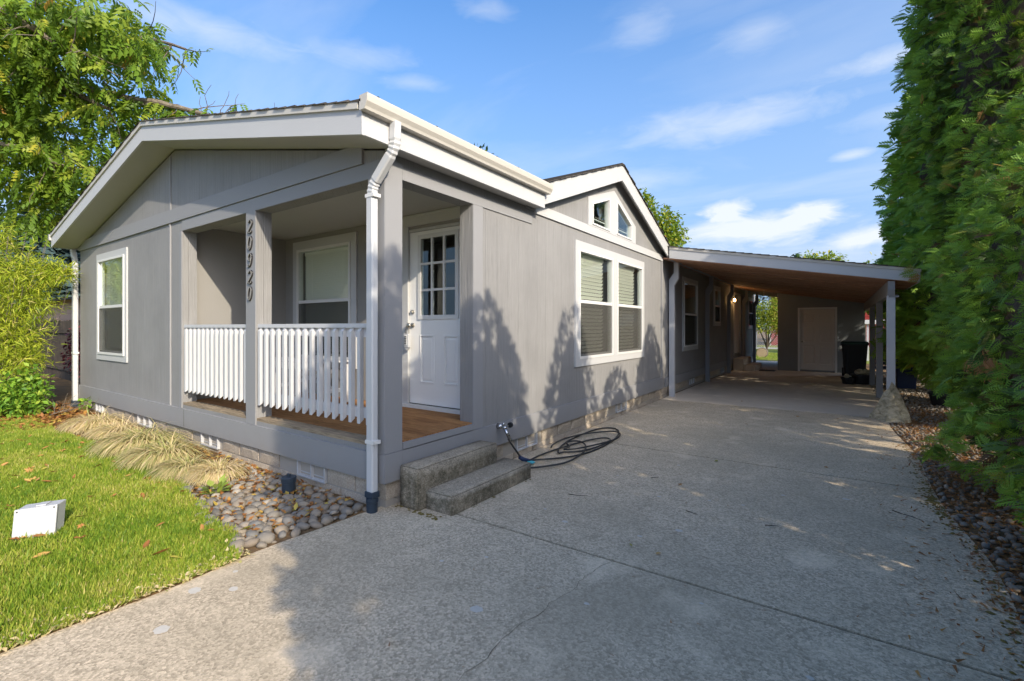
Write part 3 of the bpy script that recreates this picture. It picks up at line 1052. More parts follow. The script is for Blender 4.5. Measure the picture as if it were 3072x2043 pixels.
gr(4.7205, 7.24).build('rake_board', 'white_trim', house)
gr(2.16, 4.7195).build('rake_board', 'white_trim', house)
g = MB()
g.prism([(-3.9, 4.72, 4.075), (-3.9, 7.23, gable_z(7.23) - .015), (-3.9, 7.23, gable_z(7.23) - .03), (-3.9, 4.72, 4.05)], (3.9 + gx - .005, 0, 0))
g.prism([(-3.9, 4.719, 4.075), (-3.9, 2.17, gable_z(2.17) - .015), (-3.9, 2.17, gable_z(2.17) - .03), (-3.9, 4.719, 4.05)], (3.9 + gx - .005, 0, 0))
go = g.build('roof', 'white_trim', house)
for y0, y1, sg in ((2.15, 4.72, 1), (7.26, 4.72, -1)):
    mb = MB()
    n = 17
    for i in range(n + 1):
        a = y0 + sg * .155 * i
        b = a + sg * .19
        b = min(b, y1) if sg > 0 else max(b, y1)
        for q in range(4):
            xa, xb = -3.9 + q * 1.02, -3.9 + (q + 1) * 1.015
            if q == 3: xb = gx + .018 + (.01 if i % 2 else 0)
            mb.add([(xa, a, gable_z(a) + .004), (xb, a, gable_z(a) + .004), (xb, b, gable_z(b) + .004), (xa, b, gable_z(b) + .004),
                    (xa, a, gable_z(a) + .022), (xb, a, gable_z(a) + .022), (xb, b, gable_z(b) + .010), (xa, b, gable_z(b) + .010)],
                   [(0, 3, 2, 1), (4, 5, 6, 7), (0, 1, 5, 4), (1, 2, 6, 5), (2, 3, 7, 6), (3, 0, 4, 7)])
    tag(mb.build('shingles', 'shingle', go), kind='stuff')
MB().box(-3.9, gx + .02, 4.66, 4.78, 4.07, 4.10).build('ridge_cap', 'shingle', go)
# gable soffits
for y0, y1 in ((4.721, 7.2), (2.2, 4.719)):
    za, zb = gable_z(y0), gable_z(y1)
    MB().prism([(.002, y0, za - .10), (.002, y1, zb - .10), (.002, y1, zb - .085), (.002, y0, za - .085)], (gx - .029, 0, 0)).build('soffit_panel', 'soffit', house)
MB().box(.001, .025, 2.06, 2.26, 2.86, 2.90).build('gable_return', 'grey_trim', house)


# gutters
def gutter(sx, x0, y0, y1, zt, name='gutter'):
    prof = [(0, -.105), (.055, -.105), (.062, -.085), (.083, -.055), (.088, -.02), (.088, 0), (.078, .004), (.080, -.018), (.074, -.052), (.050, -.098), (.004, -.098), (.004, 0), (0, 0)]
    mb = MB()
    ring0 = [(x0 + sx * a, y0, zt + b) for a, b in prof]
    mb.prism(ring0 if sx > 0 else ring0[::-1], (0, y1 - y0, 0))
    o = mb.build(name, 'gutter_metal', house)
    cap = [(x0 + sx * a, zt + b) for a, b in [(0, -.107), (.056, -.107), (.085, -.056), (.091, 0), (0, 0)]]
    for yy in (y0 - .004, y1):
        c = MB().prism([(a, yy, b) for a, b in cap], (0, .004, 0)).build('end_cap', 'gutter_metal', o)
    for k in range(5):
        yy = y0 + .1 + k * (y1 - y0 - .2) / 4
        if abs(y1 - y0) < 5: MB().box(min(x0, x0 + sx * .086), max(x0, x0 + sx * .086), yy - .008, yy + .008, zt + .0045, zt + .008).build('gutter_strap', 'dark_metal', o)
    return o


gutter(1, .1655, -.368, 2.27, 3.137)
gutter(-1, -8.3255, -.368, 20.5, 3.10)


def downspout(path, w, d, name='downspout', ribs=True, boot=True, clamps=(), side=(0, 1, 0)):
    """rectangular leader swept along rounded bends, ribs pressed into the bends"""
    P = [Vector(p) for p in path]
    pts = []
    for i, p in enumerate(P):
        if 0 < i < len(P) - 1:
            a = (P[i - 1] - p).normalized()
            b = (P[i + 1] - p).normalized()
            r_ = .07
            for k in range(9):
                t = k / 8
                q = p + a * r_ * (1 - t) ** 2 + b * r_ * t ** 2
                pts.append((q, (0.88 if k % 2 else 1.02) if ribs else 1))
        else:
            pts.append((p, 1))
    vs, fs = [], []
    n = 8
    sd = Vector(side)
    prof = [(-.5, -.32), (-.38, -.5), (.38, -.5), (.5, -.32), (.5, .32), (.38, .5), (-.38, .5), (-.5, .32)]
    for i, (p, sc) in enumerate(pts):
        dr = (pts[min(i + 1, len(pts) - 1)][0] - pts[max(i - 1, 0)][0]).normalized()
        u = (sd - dr * sd.dot(dr)).normalized()
        v = dr.cross(u)
        for a, b in prof:
            vs.append(p + v * (a * w * sc) + u * (b * d * sc))
    for i in range(len(pts) - 1):
        for k in range(n):
            j = (k + 1) % n
            fs.append((i * n + k, i * n + j, (i + 1) * n + j, (i + 1) * n + k))
    fs.append(tuple(range(n))[::-1])
    fs.append(tuple((len(pts) - 1) * n + k for k in range(n)))
    o = fix_normals(MB().add(vs, fs).build(name, 'downspout_metal', house))
    e = P[-1]
    for zc in clamps:
        MB().box(e.x - w / 2 - .005, e.x + w / 2 + .022, e.y - d / 2 - .005, e.y + d / 2 + .004, zc, zc + .028).build('pipe_clamp', 'white_vinyl', o)
    if boot:
        MB().box(e.x - w / 2 - .008, e.x + w / 2 + .008, e.y - d / 2 - .008, e.y + d / 2 + .008, .115, .165).build('pipe_collar', 'pipe_plastic', o, bevel=.006)
        MB().lathe((e.x, e.y, 0), [(w * .56, -.05), (w * .56, .075), (w * .62, .08), (w * .62, .115)], 16).build('pipe_boot', 'pipe_plastic', o, smooth=False)
    return o


downspout([(.212, -.075, 3.035), (.205, -.075, 2.84), (-.058, -.078, 2.585), (-.058, -.078, .14)], .078, .062, clamps=(2.50, .545))
downspout([(-8.37, -.06, 3.0), (-8.36, -.06, 2.86), (-8.235, -.055, 2.68), (-8.235, -.055, .12)], .10, .07, clamps=(1.0,), boot=True)


# ------------------------------------------------------------------ windows
def window(parent, axis, plane, a0, a1, z0, z1, trim=.095, name='window', mull=None, blinds=True, pitch=.052, green=False, half=True,
           slat_len_trim=0.0, tmat='white_trim', meet=None, proud=.02):
    """double-hung window: planted trim, vinyl frame, two sashes, glass, blind.
    axis 'y': wall faces -y at y=plane; axis 'x': wall faces +x at x=plane. d is depth into the wall."""
    if axis == 'y':
        B = lambda mb, s0, s1, d0, d1, zz0, zz1: mb.box(s0, s1, plane + d0, plane + d1, zz0, zz1)
    else:
        B = lambda mb, s0, s1, d0, d1, zz0, zz1: mb.box(plane - d1, plane - d0, s0, s1, zz0, zz1)
    tr = MB()
    B(tr, a0, a1, -proud, -.001, z1 - trim * 1.05, z1)
    B(tr, a0, a1, -proud, -.001, z0, z0 + trim)
    B(tr, a0, a0 + trim, -proud, -.001, z0 + trim + .0005, z1 - trim * 1.05 - .0005)
    B(tr, a1 - trim, a1, -proud, -.001, z0 + trim + .0005, z1 - trim * 1.05 - .0005)
    if mull:
        B(tr, mull[0], mull[1], -proud, -.001, z0 + trim + .0005, z1 - trim * 1.05 - .0005)
    w = tr.build(name, tmat, parent)
    bays = [(a0 + trim, a1 - trim)] if not mull else [(a0 + trim, mull[0]), (mull[1], a1 - trim)]
    zb, zt = z0 + trim, z1 - trim * 1.05
    zm = meet if meet else zb + (zt - zb) * .5
    for (b0, b1) in bays:
        fr = MB()
        f = .034
        B(fr, b0, b1, -.034, .055, zb, zb + f)
        B(fr, b0, b1, -.034, .055, zt - f, zt)
        B(fr, b0, b0 + f, -.034, .055, zb + f, zt - f)
        B(fr, b1 - f, b1, -.034, .055, zb + f, zt - f)
        B(fr, b0 + f, b1 - f, -.020, .035, zm - .02, zm + .024)
        # lower sash rails
        B(fr, b0 + f, b0 + f + .022, -.004, .03, zb + f, zm - .021)
        B(fr, b1 - f - .022, b1 - f, -.004, .03, zb + f, zm - .021)
        B(fr, b0 + f + .0225, b1 - f - .0225, -.006, .03, zb + f, zb + f + .03)
        fr.build('sash_frame', 'white_vinyl', w)
        g1 = MB()
        B(g1, b0 + f, b1 - f, -.004, .0, zm + .024, zt - f)
        g1.build('pane', 'glass', w)
        g2 = MB()
        B(g2, b0 + f + .022, b1 - f - .022, .008, .012, zb + f + .03, zm - .021)
        g2.build('pane', 'glass', w)
        if half:
            sc = MB()
            B(sc, b0 + f + .001, b1 - f - .001, -.0185, -.018, zb + f + .001, zm - .0215)
            sc.build('insect_screen', 'screen', w)
        if blinds:
            sl0, sl1 = b0 + f + .03, b1 - f - .03 - slat_len_trim
            src = None
            zz = zt - f - .07
            hd = MB()
            B(hd, sl0, sl1, .062, .10, zt - f - .045, zt - f)
            hd.build('blind_headrail', 'blind', w)
            while zz > zb + f + .05:
                if src is None:
                    s_ = MB()
                    c, dz_, th = .0154, .0197, .0028
                    if axis == 'y':
                        s_.prism([(sl0, plane + .080 - c, zz + dz_), (sl0, plane + .080, zz + .003), (sl0, plane + .080 + c, zz - dz_), (sl0, plane + .080 + c, zz - dz_ + th), (sl0, plane + .080, zz + .003 + th), (sl0, plane + .080 - c, zz + dz_ + th)], (sl1 - sl0, 0, 0))
                    else:
                        s_.prism([(plane - .080 + c, sl0, zz + dz_), (plane - .080, sl0, zz + .003), (plane - .080 - c, sl0, zz - dz_), (plane - .080 - c, sl0, zz - dz_ + th), (plane - .080, sl0, zz + .003 + th), (plane - .080 + c, sl0, zz + dz_ + th)], (0, sl1 - sl0, 0))
                    src = s_.build('blind_slat', 'blind', w)
                    z_first = zz
                    src_loc = src.location.copy()
                else:
                    share(src, (src_loc.x, src_loc.y, src_loc.z + (zz - z_first)), w)
                zz -= pitch
            cd = MB()
            for q in (.18, .82) if b1 - b0 > .8 else (.5,):
                s = sl0 + (sl1 - sl0) * q
                B(cd, s - .0012, s + .0012, .053, .0545, zb + f + .02, zt - f - .04)
            cd.build('blind_cord', 'blind', w)
    return w


window(house, 'y', 0, -7.184, -5.775, .94, 2.674, meet=1.80, pitch=.040)
window(house, 'y', 1.42, -3.719, -2.226, .92, 2.731, meet=1.84, pitch=.034, trim=.115)
window(house, 'x', 0, 3.296, 6.083, .92, 2.681, mull=(4.60, 4.78), meet=1.835, pitch=.056, slat_len_trim=.11, trim=.105, proud=.026)
window(house, 'x', 0, 8.748, 10.198, .912, 2.66, blinds=False)
window(house, 'x', 0, 12.045, 13.03, 1.515, 2.70, blinds=False)
window(house, 'x', 0, 18.4, 19.8, 1.42, 2.70, blinds=False)
# dim curtains behind the carport windows
box('curtain', 'blind', house, -.30, -.29, 8.9, 10.05, 1.0, 1.75)
box('curtain', 'blind', house, -.30, -.29, 12.1, 12.95, 2.0, 2.6)

# gable windows (trapezoids), trim in one piece with a centre mullion
outer = [(3.70, 2.957), (5.632, 2.957), (5.632, 3.262), (4.66, 3.672), (3.70, 3.364)]
gt = panel(outer, [G1, G2], lambda a, z: (.026, a, z), (-.025, 0, 0))
gw = fix_normals(gt.build('gable_window', 'white_trim', house))


def inset(poly, d):
    cx = sum(p[0] for p in poly) / len(poly)
    cz = sum(p[1] for p in poly) / len(poly)
    res = []
    n = len(poly)
    for i in range(n):
        p0, p1, p2 = Vector(poly[i - 1]), Vector(poly[i]), Vector(poly[(i + 1) % n])
        e1, e2 = (p1 - p0).normalized(), (p2 - p1).normalized()
        n1, n2 = Vector((-e1.y, e1.x)), Vector((-e2.y, e2.x))
        b = (n1 + n2).normalized()
        res.append(tuple(p1 + b * d / max(.3, b.dot(n1))))
    return res


for G in (G1, G2):
    fix_normals(panel(G, [inset(G, .024)], lambda a, z: (.038, a, z), (-.09, 0, 0)).build('sash_frame', 'white_vinyl', gw))
    gi = inset(G, .023)
    MB().prism([(.0, a, z) for a, z in gi], (.004, 0, 0)).build('pane', 'glass', gw)

# ------------------------------------------------------------------ front door
Y = 1.42
door_fr = MB()
door_fr.box(-1.375, -1.245, Y - .022, Y - .001, .53, 2.67)
door_fr.box(-.325, -.20, Y - .022, Y - .001, .53, 2.67)
door_fr.box(-1.40, -.18, Y - .028, Y - .001, 2.672, 2.79)
door_fr.box(-1.42, -.17, Y - .045, Y - .001, 2.778, 2.797)
door_fr.box(-1.298, -1.245, Y, Y + .11, .53, 2.637)
door_fr.box(-.325, -.302, Y, Y + .11, .53, 2.637)
door_fr.box(-1.245, -.325, Y, Y + .11, 2.605, 2.637)
door_fr.build('door_frame', 'white_trim', house)
box('door_sill', 'white_vinyl', house, -1.38, -.20, Y - .06, Y + .11, .49, .556)
gx0, gx1, gz0, gz1 = -1.085, -.475, 1.575, 2.545
D0, D1, DZ0, DZ1 = -1.241, -.329, .566, 2.60
P1 = (-1.062, -.851, .824, 1.37)
P2 = (-.684, -.476, .824, 1.37)
dr = panel(rect(D0, D1, DZ0, DZ1), [rect(gx0 + .03, gx1 - .03, gz0 + .03, gz1 - .03), rect(*P1), rect(*P2)], lambda a, z: (a, Y + .012, z), (0, .040, 0))
door = fix_normals(dr.build('front_door', 'door_paint', house))
box('weather_strip', 'rubber', door, D0 + .002, D1 - .002, Y + .004, Y + .05, .5565, .5655)
MB().box(D0 - .0035, D0 - .0005, Y + .02, Y + .05, DZ0, DZ1).build('weather_strip', 'rubber', door)
for (a0, a1, z0, z1) in (P1, P2):
    mb = MB()
    # raised field with sloping bevels, set inside a moulding
    i1, i2 = .012, .045
    ring = lambda i, d: [(a0 + i, Y + d, z0 + i), (a1 - i, Y + d, z0 + i), (a1 - i, Y + d, z1 - i), (a0 + i, Y + d, z1 - i)]
    r0, r1, r2, r3 = ring(-.012, .006), ring(0.006, .004), ring(i1, .026), ring(i2, .014)
    vs = ring(-.014, .0119) + r0 + r1 + r2 + r3
    fs = []
    for L_ in range(4):
        for k in range(4):
            j = (k + 1) % 4
            fs.append((L_ * 4 + k, L_ * 4 + j, (L_ + 1) * 4 + j, (L_ + 1) * 4 + k))
    fs.append((16, 17, 18, 19))
    mb.add(vs, fs)
    mb.build('door_panel', 'door_paint', door)
# nine-light glazing with a moulded surround
fix_normals(panel(rect(gx0 - .012, gx1 + .012, gz0 - .012, gz1 + .012), [rect(gx0 + .036, gx1 - .036, gz0 + .036, gz1 - .036)], lambda a, z: (a, Y - .002, z), (0, .0135, 0)).build('glazing_frame', 'white_vinyl', door))
cw = (gx1 - gx0 - .072 - 2 * .026) / 3
ch_ = (gz1 - gz0 - .072 - 2 * .026) / 3
for i in range(3):
    for j in range(3):
        a = gx0 + .036 + i * (cw + .026)
        z = gz0 + .036 + j * (ch_ + .026)
        MB().box(a + .0005, a + cw - .0005, Y + .014, Y + .018, z + .0005, z + ch_ - .0005).build('pane', 'glass', door)
for i in (1, 2):
    a = gx0 + .036 + i * cw + (i - 1) * .026
    MB().box(a, a + .026, Y + .002, Y + .03, gz0 + .036, gz1 - .036).build('glazing_bar', 'white_vinyl', door)
    z = gz0 + .036 + i * ch_ + (i - 1) * .026
    for q in range(3):
        aa = gx0 + .036 + q * (cw + .026)
        MB().box(aa, aa + cw, Y + .004, Y + .028, z, z + .026).build('glazing_bar', 'white_vinyl', door)
# deadbolt, knob, key safe
MB().lathe((0, 0, 0), [(.030, 0), (.030, .010), (.022, .018), (.012, .02)], 16)
kb = MB()
for z_, r_ in ((1.652, .030), (1.492, .033)):
    kb.tube([(-1.195, Y + .012, z_), (-1.195, Y, z_)], [r_, r_ * .9], 16)
kb.tube([(-1.195, Y, 1.652), (-1.195, Y - .02, 1.652)], [.016, .014], 12)
kb.build('deadbolt', 'nickel', door, smooth=False)
kn = MB()
kn.tube([(-1.195, Y, 1.492), (-1.195, Y - .03, 1.492), (-1.195, Y - .045, 1.492), (-1.195, Y - .062, 1.492), (-1.195, Y - .070, 1.492)], [.012, .013, .028, .029, .018], 16)
kn.build('door_knob', 'nickel', door, smooth=True)
ks = thing('key_safe', (-1.215, Y - .05, 1.30), 'small pale key lockbox hanging from the front door knob', 'lockbox')
MB().box(-1.252, -1.180, Y - .075, Y - .035, 1.23, 1.39).build('case', 'pvc_grey', ks, bevel=.008)
MB().tube([(-1.24, Y - .055, 1.385), (-1.24, Y - .055, 1.46), (-1.228, Y - .050, 1.50), (-1.205, Y - .05, 1.505), (-1.19, Y - .055, 1.47), (-1.19, Y - .055, 1.385)], .005, 8).build('shackle', 'nickel', ks, smooth=True)
fcp = MB().box(-1.243, -1.200, Y - .0795, Y - .0752, 1.262, 1.375).build('label_plate', 'white_vinyl', ks)
kk = MB()
for r_ in range(5):
    for c_ in range(2):
        kk.box(-1.237 + c_ * .017, -1.226 + c_ * .017, Y - .083, Y - .0796, 1.272 + r_ * .020, 1.284 + r_ * .020)
kk.build('keypad', 'dark_metal', ks)
MB().prism([(-1.250, Y - .07, 1.229), (-1.182, Y - .07, 1.229), (-1.216, Y - .07, 1.195)], (0, .03, 0)).build('cover', 'pvc_grey', ks)

# side door under the carport
d2 = MB().box(-.06, -.02, 15.42, 16.46, .56, 2.54).build('side_door', 'shed_door', house)
MB().box(.001, .025, 15.263, 15.34, .50, 2.70).box(.001, .025, 16.55, 16.63, .50, 2.70).box(.001, .025, 15.3405, 16.5495, 2.62, 2.70).build('door_frame', 'white_trim', house)
MB().box(-.14, -.001, 15.341, 15.41, .53, 2.62).box(-.14, -.001, 16.47, 16.549, .53, 2.62).build('door_frame', 'white_trim', house)

# ------------------------------------------------------------------ porch railings
def railing(x0, x1, n, first):
    rl = MB().box(x0 + .002, x1 - .002, .012, .100, 1.465, 1.502).build('railing', 'white_rail', house)
    MB().box(x0 + .002, x1 - .002, .040, .078, 1.385, 1.4648).build('rail', 'white_rail', rl)
    MB().box(x0 + .002, x1 - .002, .040, .078, .70, .785).build('rail', 'white_rail', rl)
    src = None
    for i in range(n):
        x = first + i * .1165
        if src is None:
            w = .019
            z0, z1 = .655, 1.462
            mb = MB()
            # both ends cut on a slant
            mb.prism([(x - w, .0395, z0 + .03), (x - w, .0395, z1), (x - w, .022, z1), (x - w, .001, z1 - .03), (x - w, .001, z0)], (2 * w, 0, 0))
            src = mb.build('baluster', 'white_rail', rl)
            l0 = src.location.copy()
        else:
            share(src, (l0.x + i * .1165, l0.y, l0.z), rl)
    return rl


railing(-3.831, -2.206, 14, -3.775)
railing(-2.011, -.19, 16, -1.965)

# house numbers 20920 running down the post: rounded strokes, their highlight painted as a pale line
def arc(cx, cz, rx, rz, a0, a1, n=12):
    return [(cx + rx * math.cos(R(a0 + (a1 - a0) * i / n)), cz + rz * math.sin(R(a0 + (a1 - a0) * i / n))) for i in range(n + 1)]


GLY = {
    '2': arc(.02, .70, .30, .27, 165, -35, 12) + [(.12, .40), (-.12, .16), (-.30, .0)] + [(-.14, .08), (.06, -.02), (.24, -.01), (.36, .12)],
    '0': arc(0, .5, .29, .50, 100, 460, 22),
    '9': arc(.0, .70, .28, .28, 0, 360, 16) + arc(-.05, .62, .34, .62, 5, -75, 10) + [(-.15, .0), (-.27, .10)],
}
zc = 2.535
for ch in '20920':
    H, Wd = .135, .115
    pts2 = [(x * Wd + (z - .5) * .022, z * H) for x, z in GLY[ch]]
    pp = [(-2.105 + x, -.018, zc - H / 2 + z) for x, z in pts2]
    o = MB().tube(pp, .0115, 6).build('house_number', 'number_metal', house, smooth=True)
    MB().tube([(a, b - .0095, c) for a, b, c in pp], .0035, 5).build('number_highlight', 'number_highlight', o, smooth=True)
    zc -= .178

# ------------------------------------------------------------------ foundation of split-faced blocks
fnd = MB().box(WX + .03, -.03, .035, .12, -.05, .215).box(-.12, -.035, .1205, 20.38, -.05, .215).build('foundation', 'mortar', house)
bl = []
for v in range(4):
    mb = MB()
    nx, nz = 5, 3
    hx, hz = .194, .093
    vs, fs = [], []
    for j in range(nz):
        for i in range(nx):
            ed = i in (0, nx - 1) or j in (0, nz - 1)
            vs.append((-hx + 2 * hx * i / (nx - 1), -(0.004 if ed else random.uniform(.008, .024)), -hz + 2 * hz * j / (nz - 1)))
    for j in range(nz - 1):
        for i in range(nx - 1):
            a = j * nx + i
            fs.append((a, a + 1, a + nx + 1, a + nx))
    o_ = len(vs)
    vs += [(-hx, .03, -hz), (hx, .03, -hz), (hx, .03, hz), (-hx, .03, hz)]
    c = [0, nx - 1, nx * nz - 1, nx * (nz - 1)]
    fs += [(c[0], o_, o_ + 1) + tuple(range(nx - 1, 0, -1)), (c[3],) + tuple(range(nx * (nz - 1) + 1, nx * nz)) + (o_ + 2, o_ + 3)]
    fs += [(c[0], nx, c[3], o_ + 3, o_), (c[1], o_ + 1, o_ + 2, c[2], 2 * nx - 1)]
    mb.add(vs, fs)
    me_o = mb.build('concrete_block', 'block_concrete', fnd, at=(0, 0, 0))
    bl.append(me_o)
VF = [(-7.32, -6.99), (-5.41, -4.96), (-3.333, -2.90), (-1.261, -.817)]
VS = [(1.90, 2.34), (4.84, 5.28), (9.5, 9.9), (13.3, 13.7)]
fo = origin_of(fnd)


def put_block(x, y, z, rot, first=[0]):
    k = random.randrange(4)
    src = bl[k]
    if not src.get('used'):
        src['used'] = 1
        src.location = Vector((x, y, z)) - fo
        src.rotation_euler = (0, 0, rot)
    else:
        o = share(src, Vector((x, y, z)) - fo, fnd, (0, 0, rot))


for row, zc in enumerate((.155, -.048)):
    x = -.21 - row * .2 + 0.0
    while x > WX + .2:
        if not (row == 0 and any(a - .2 < x < b + .2 for a, b in VF)):
            put_block(x, .03, zc, 0)
        x -= .402
    y = .26 + row * .2
    while y < 20.2:
        if not (row == 0 and any(a - .2 < y < b + .2 for a, b in VS)) and (row == 0 or y < 8):
            put_block(-.03, y, zc, R(90))
        y += .402
for o in bl:
    if 'used' in o: del o['used']


def vent(axis, a0, a1, z0=.056, z1=.212):
    if axis == 'y':
        B = lambda mb, s0, s1, d0, d1, c0, c1: mb.box(s0, s1, d0, d1, c0, c1)
    else:
        B = lambda mb, s0, s1, d0, d1, c0, c1: mb.box(-d1, -d0, s0, s1, c0, c1)
    t = .014
    mb = MB()
    B(mb, a0, a1, .002, .10, z0, z0 + t)
    B(mb, a0, a1, .002, .10, z1 - t, z1)
    B(mb, a0, a0 + t, .002, .10, z0 + t, z1 - t)
    B(mb, a1 - t, a1, .002, .10, z0 + t, z1 - t)
    m_ = (a0 + a1) / 2
    B(mb, m_ - .006, m_ + .006, .006, .10, z0 + t, z1 - t)
    B(mb, a0 + t, a1 - t, .085, .09, z0 + t, z1 - t)
    for s0, s1 in ((a0 + t, m_ - .006), (m_ + .006, a1 - t)):
        B(mb, s0 + .004, s1 - .004, .03, .07, z0 + .035, z0 + .041)
        for q in (.35, .7):
            B(mb, s0 + (s1 - s0) * q - .003, s0 + (s1 - s0) * q + .003, .05, .058, z0 + t, z1 - t)
    mb.build('foundation_vent', 'pvc_grey', fnd)


for a, b in VF: vent('y', a, b)
for a, b in VS: vent('x', a, b)
# wedges of plain block each side of the vents fill the course

# outside tap
tp = MB()
tp.tube([(.02, 1.50, .42), (.075, 1.50, .42)], [.032, .026], 14)
tp.tube([(.07, 1.50, .42), (.13, 1.50, .41)], [.015, .015], 10)
tp.tube([(.10, 1.50, .418), (.135, 1.505, .36), (.15, 1.51, .335)], [.016, .016, .02], 10)
tp.tube([(.095, 1.50, .43), (.095, 1.50, .465)], [.012, .010], 8)
tap = tp.build('water_tap', 'chrome', house, smooth=True)
MB().tube([(.125, 1.52, .425), (.125, 1.575, .43)], [.008, .008], 8).build('valve_stem', 'chrome', tap)
MB().tube([(.125, 1.57, .43), (.125, 1.595, .43)], [.028, .028], 12).build('tap_handle', 'black_plastic', tap)
MB().tube([(.15, 1.51, .335), (.165, 1.53, .27)], [.019, .017], 12).build('hose_coupling', 'chrome', tap)

# ------------------------------------------------------------------ carport
cp = thing('carport', (1.9, 7.2, 0), 'open lean-to carport with white front board, brown plank ceiling and grey posts', 'carport')
CX0, CX1, CY0, CY1 = .02, 4.05, 7.20, 20.0


def cz(x):      # underside of the planks
    return 2.885 - .176 * x


def cfz(x):
    return 3.135 - .187 * x


MB().prism([(.168, CY0 - .03, cfz(.168) - .225), (CX1, CY0 - .03, cfz(CX1) - .20), (CX1, CY0 - .03, cfz(CX1)), (.168, CY0 - .03, cfz(.168))], (0, .028, 0)).build('front_board', 'white_trim', cp)
MB().prism([(.168, CY0 - .045, cfz(.168) - .04), (CX1 + .01, CY0 - .045, cfz(CX1) - .04), (CX1 + .01, CY0 - .045, cfz(CX1) + .015), (.168, CY0 - .045, cfz(.168) + .015)], (0, .0145, 0)).build('drip_trim', 'gutter_metal', cp)
MB().box(CX1 - .025, CX1, CY0, CY1, cfz(CX1) - .20, cfz(CX1)).build('side_board', 'white_trim', cp)
rf = MB().prism([(-.02, CY0, cfz(-.02) - .015), (CX1 - .026, CY0, cfz(CX1) - .015), (CX1 - .026, CY0, cfz(CX1) - .04), (-.02, CY0, cfz(-.02) - .04)], (0, CY1 - CY0, 0)).build('roof', 'white_trim', cp)
mb = MB()
n = int((CX1 + .1) / .14)
for i in range(n + 1):
    a = CX1 + .02 - .14 * i
    b = max(a - .18, -.05)
    if a <= b: continue
    for q in range(14):
        ya, yb = CY0 - .05 + q * .92, min(CY0 - .05 + (q + 1) * .915, CY1)
        if q == 0 and i % 2: ya -= .012
        mb.add([(a, ya, cfz(a) + .004), (a, yb, cfz(a) + .004), (b, yb, cfz(b) + .004), (b, ya, cfz(b) + .004),
                (a, ya, cfz(a) + .024), (a, yb, cfz(a) + .024), (b, yb, cfz(b) + .012), (b, ya, cfz(b) + .012)],
               [(0, 3, 2, 1), (4, 5, 6, 7), (0, 1, 5, 4), (1, 2, 6, 5), (2, 3, 7, 6), (3, 0, 4, 7)])
tag(mb.build('shingles', 'shingle', rf), kind='stuff')
# ceiling planks, one by one
y = CY0 + .004
src = None
while y < CY1 - .15:
    if src is None:
        src = MB().prism([(.0, y, cz(0)), (CX1 - .03, y, cz(CX1 - .03)), (CX1 - .03, y, cz(CX1 - .03) + .03), (.0, y, cz(0) + .03)], (0, .156, 0)).build('ceiling_plank', 'ceiling_wood', cp)
        l0 = src.location.copy()
        y0_ = y
    else:
        share(src, (l0.x, l0.y + y - y0_, l0.z + random.uniform(-.010, .010)), cp)
    y += .172
# beam over the outer posts with a bevelled end
by0, by1 = 7.22, 16.0
bx = 3.70
zb_ = cz(bx) - .012
MB().prism([(bx - .045, by0 + .03, zb_ - .235), (bx - .045, by1, zb_ - .235), (bx - .045, by1, zb_), (bx - .045, by0, zb_), (bx - .045, by0, zb_ - .14)], (.09, 0, 0)).build('beam', 'grey_post', cp)
zp = zb_ - .235
for i, yy in enumerate((7.33, 9.93, 12.53)):
    MB().box(bx - .055, bx + .055, yy - .055, yy + .055, -.02, zp).build('post', 'white_rail' if i == 0 else 'grey_post', cp, bevel=.004)
MB().box(bx - .03, bx + .10, 7.26, 7.40, zp - .03, zp + .0).build('post_cap', 'grey_post', cp)
# inner posts that stand along the house wall; each steps outwards to the eave
for i, yy in enumerate((7.62, 10.95, 13.95, 16.9, 19.6)):
    z1 = cz(.2) - .004
    MB().prism([(.030, yy, .0), (.135, yy, .0), (.135, yy, 2.36), (.225, yy, 2.50), (.225, yy, z1 - .01), (.130, yy, z1), (.130, yy, 2.62), (.030, yy, 2.48)], (0, .09, 0)).build('wall_post', 'white_rail' if i == 0 else 'grey_post', cp)
MB().box(.13, .225, 7.24, CY1, z1 + .002, z1 + .03).build('ledger', 'grey_post', cp)
hk = MB().tube([(.95, 15.2, cz(.95)), (.95, 15.2, cz(.95) - .35)], .006, 6).build('ceiling_cord', 'white_rail', cp)

# ------------------------------------------------------------------ storage room at the back of the carport
sh = thing('storage_shed', (2.5, 16.0, 0), 'grey panelled storage room with a pale closed door at the back of the carport', 'shed')
SX0, SX1 = 1.275, 3.68
SD = (1.93, 2.90, .055, 2.07)
fix_normals(panel([(SX0, 0.0), (SX1, 0.0), (SX1, cz(SX1) - .01), (SX0, cz(SX0) - .01)], [rect(*SD)], lambda a, z: (a, 16.0, z), (0, .10, 0)).build('front_wall', 'shed_siding', sh))
MB().prism([(SX0, 16.101, 0), (SX0, 16.101, cz(SX0) - .01), (SX0 + .1, 16.101, cz(SX0 + .1) - .01), (SX0 + .1, 16.101, 0)], (0, 3.9, 0)).build('side_wall', 'shed_siding', sh)
MB().prism([(SX1 - .1, 16.101, 0), (SX1 - .1, 16.101, cz(SX1 - .1) - .01), (SX1, 16.101, cz(SX1) - .01), (SX1, 16.101, 0)], (0, 3.9, 0)).build('side_wall', 'shed_siding', sh)
MB().box(SX0 + .101, SX1 - .101, 19.9, 20.0, 0, 2.2).build('rear_wall', 'shed_siding', sh)
MB().box(1.87, 1.93, 15.972, 15.999, .0, 2.13).box(2.90, 2.96, 15.972, 15.999, .0, 2.13).box(1.9305, 2.8995, 15.972, 15.999, 2.07, 2.13).build('door_frame', 'door_paint', sh)
panels = [(2.03, 2.36, 1.62, 1.92), (2.48, 2.81, 1.62, 1.92), (2.03, 2.36, .98, 1.52), (2.48, 2.81, .98, 1.52), (2.03, 2.36, .25, .86), (2.48, 2.81, .25, .86)]
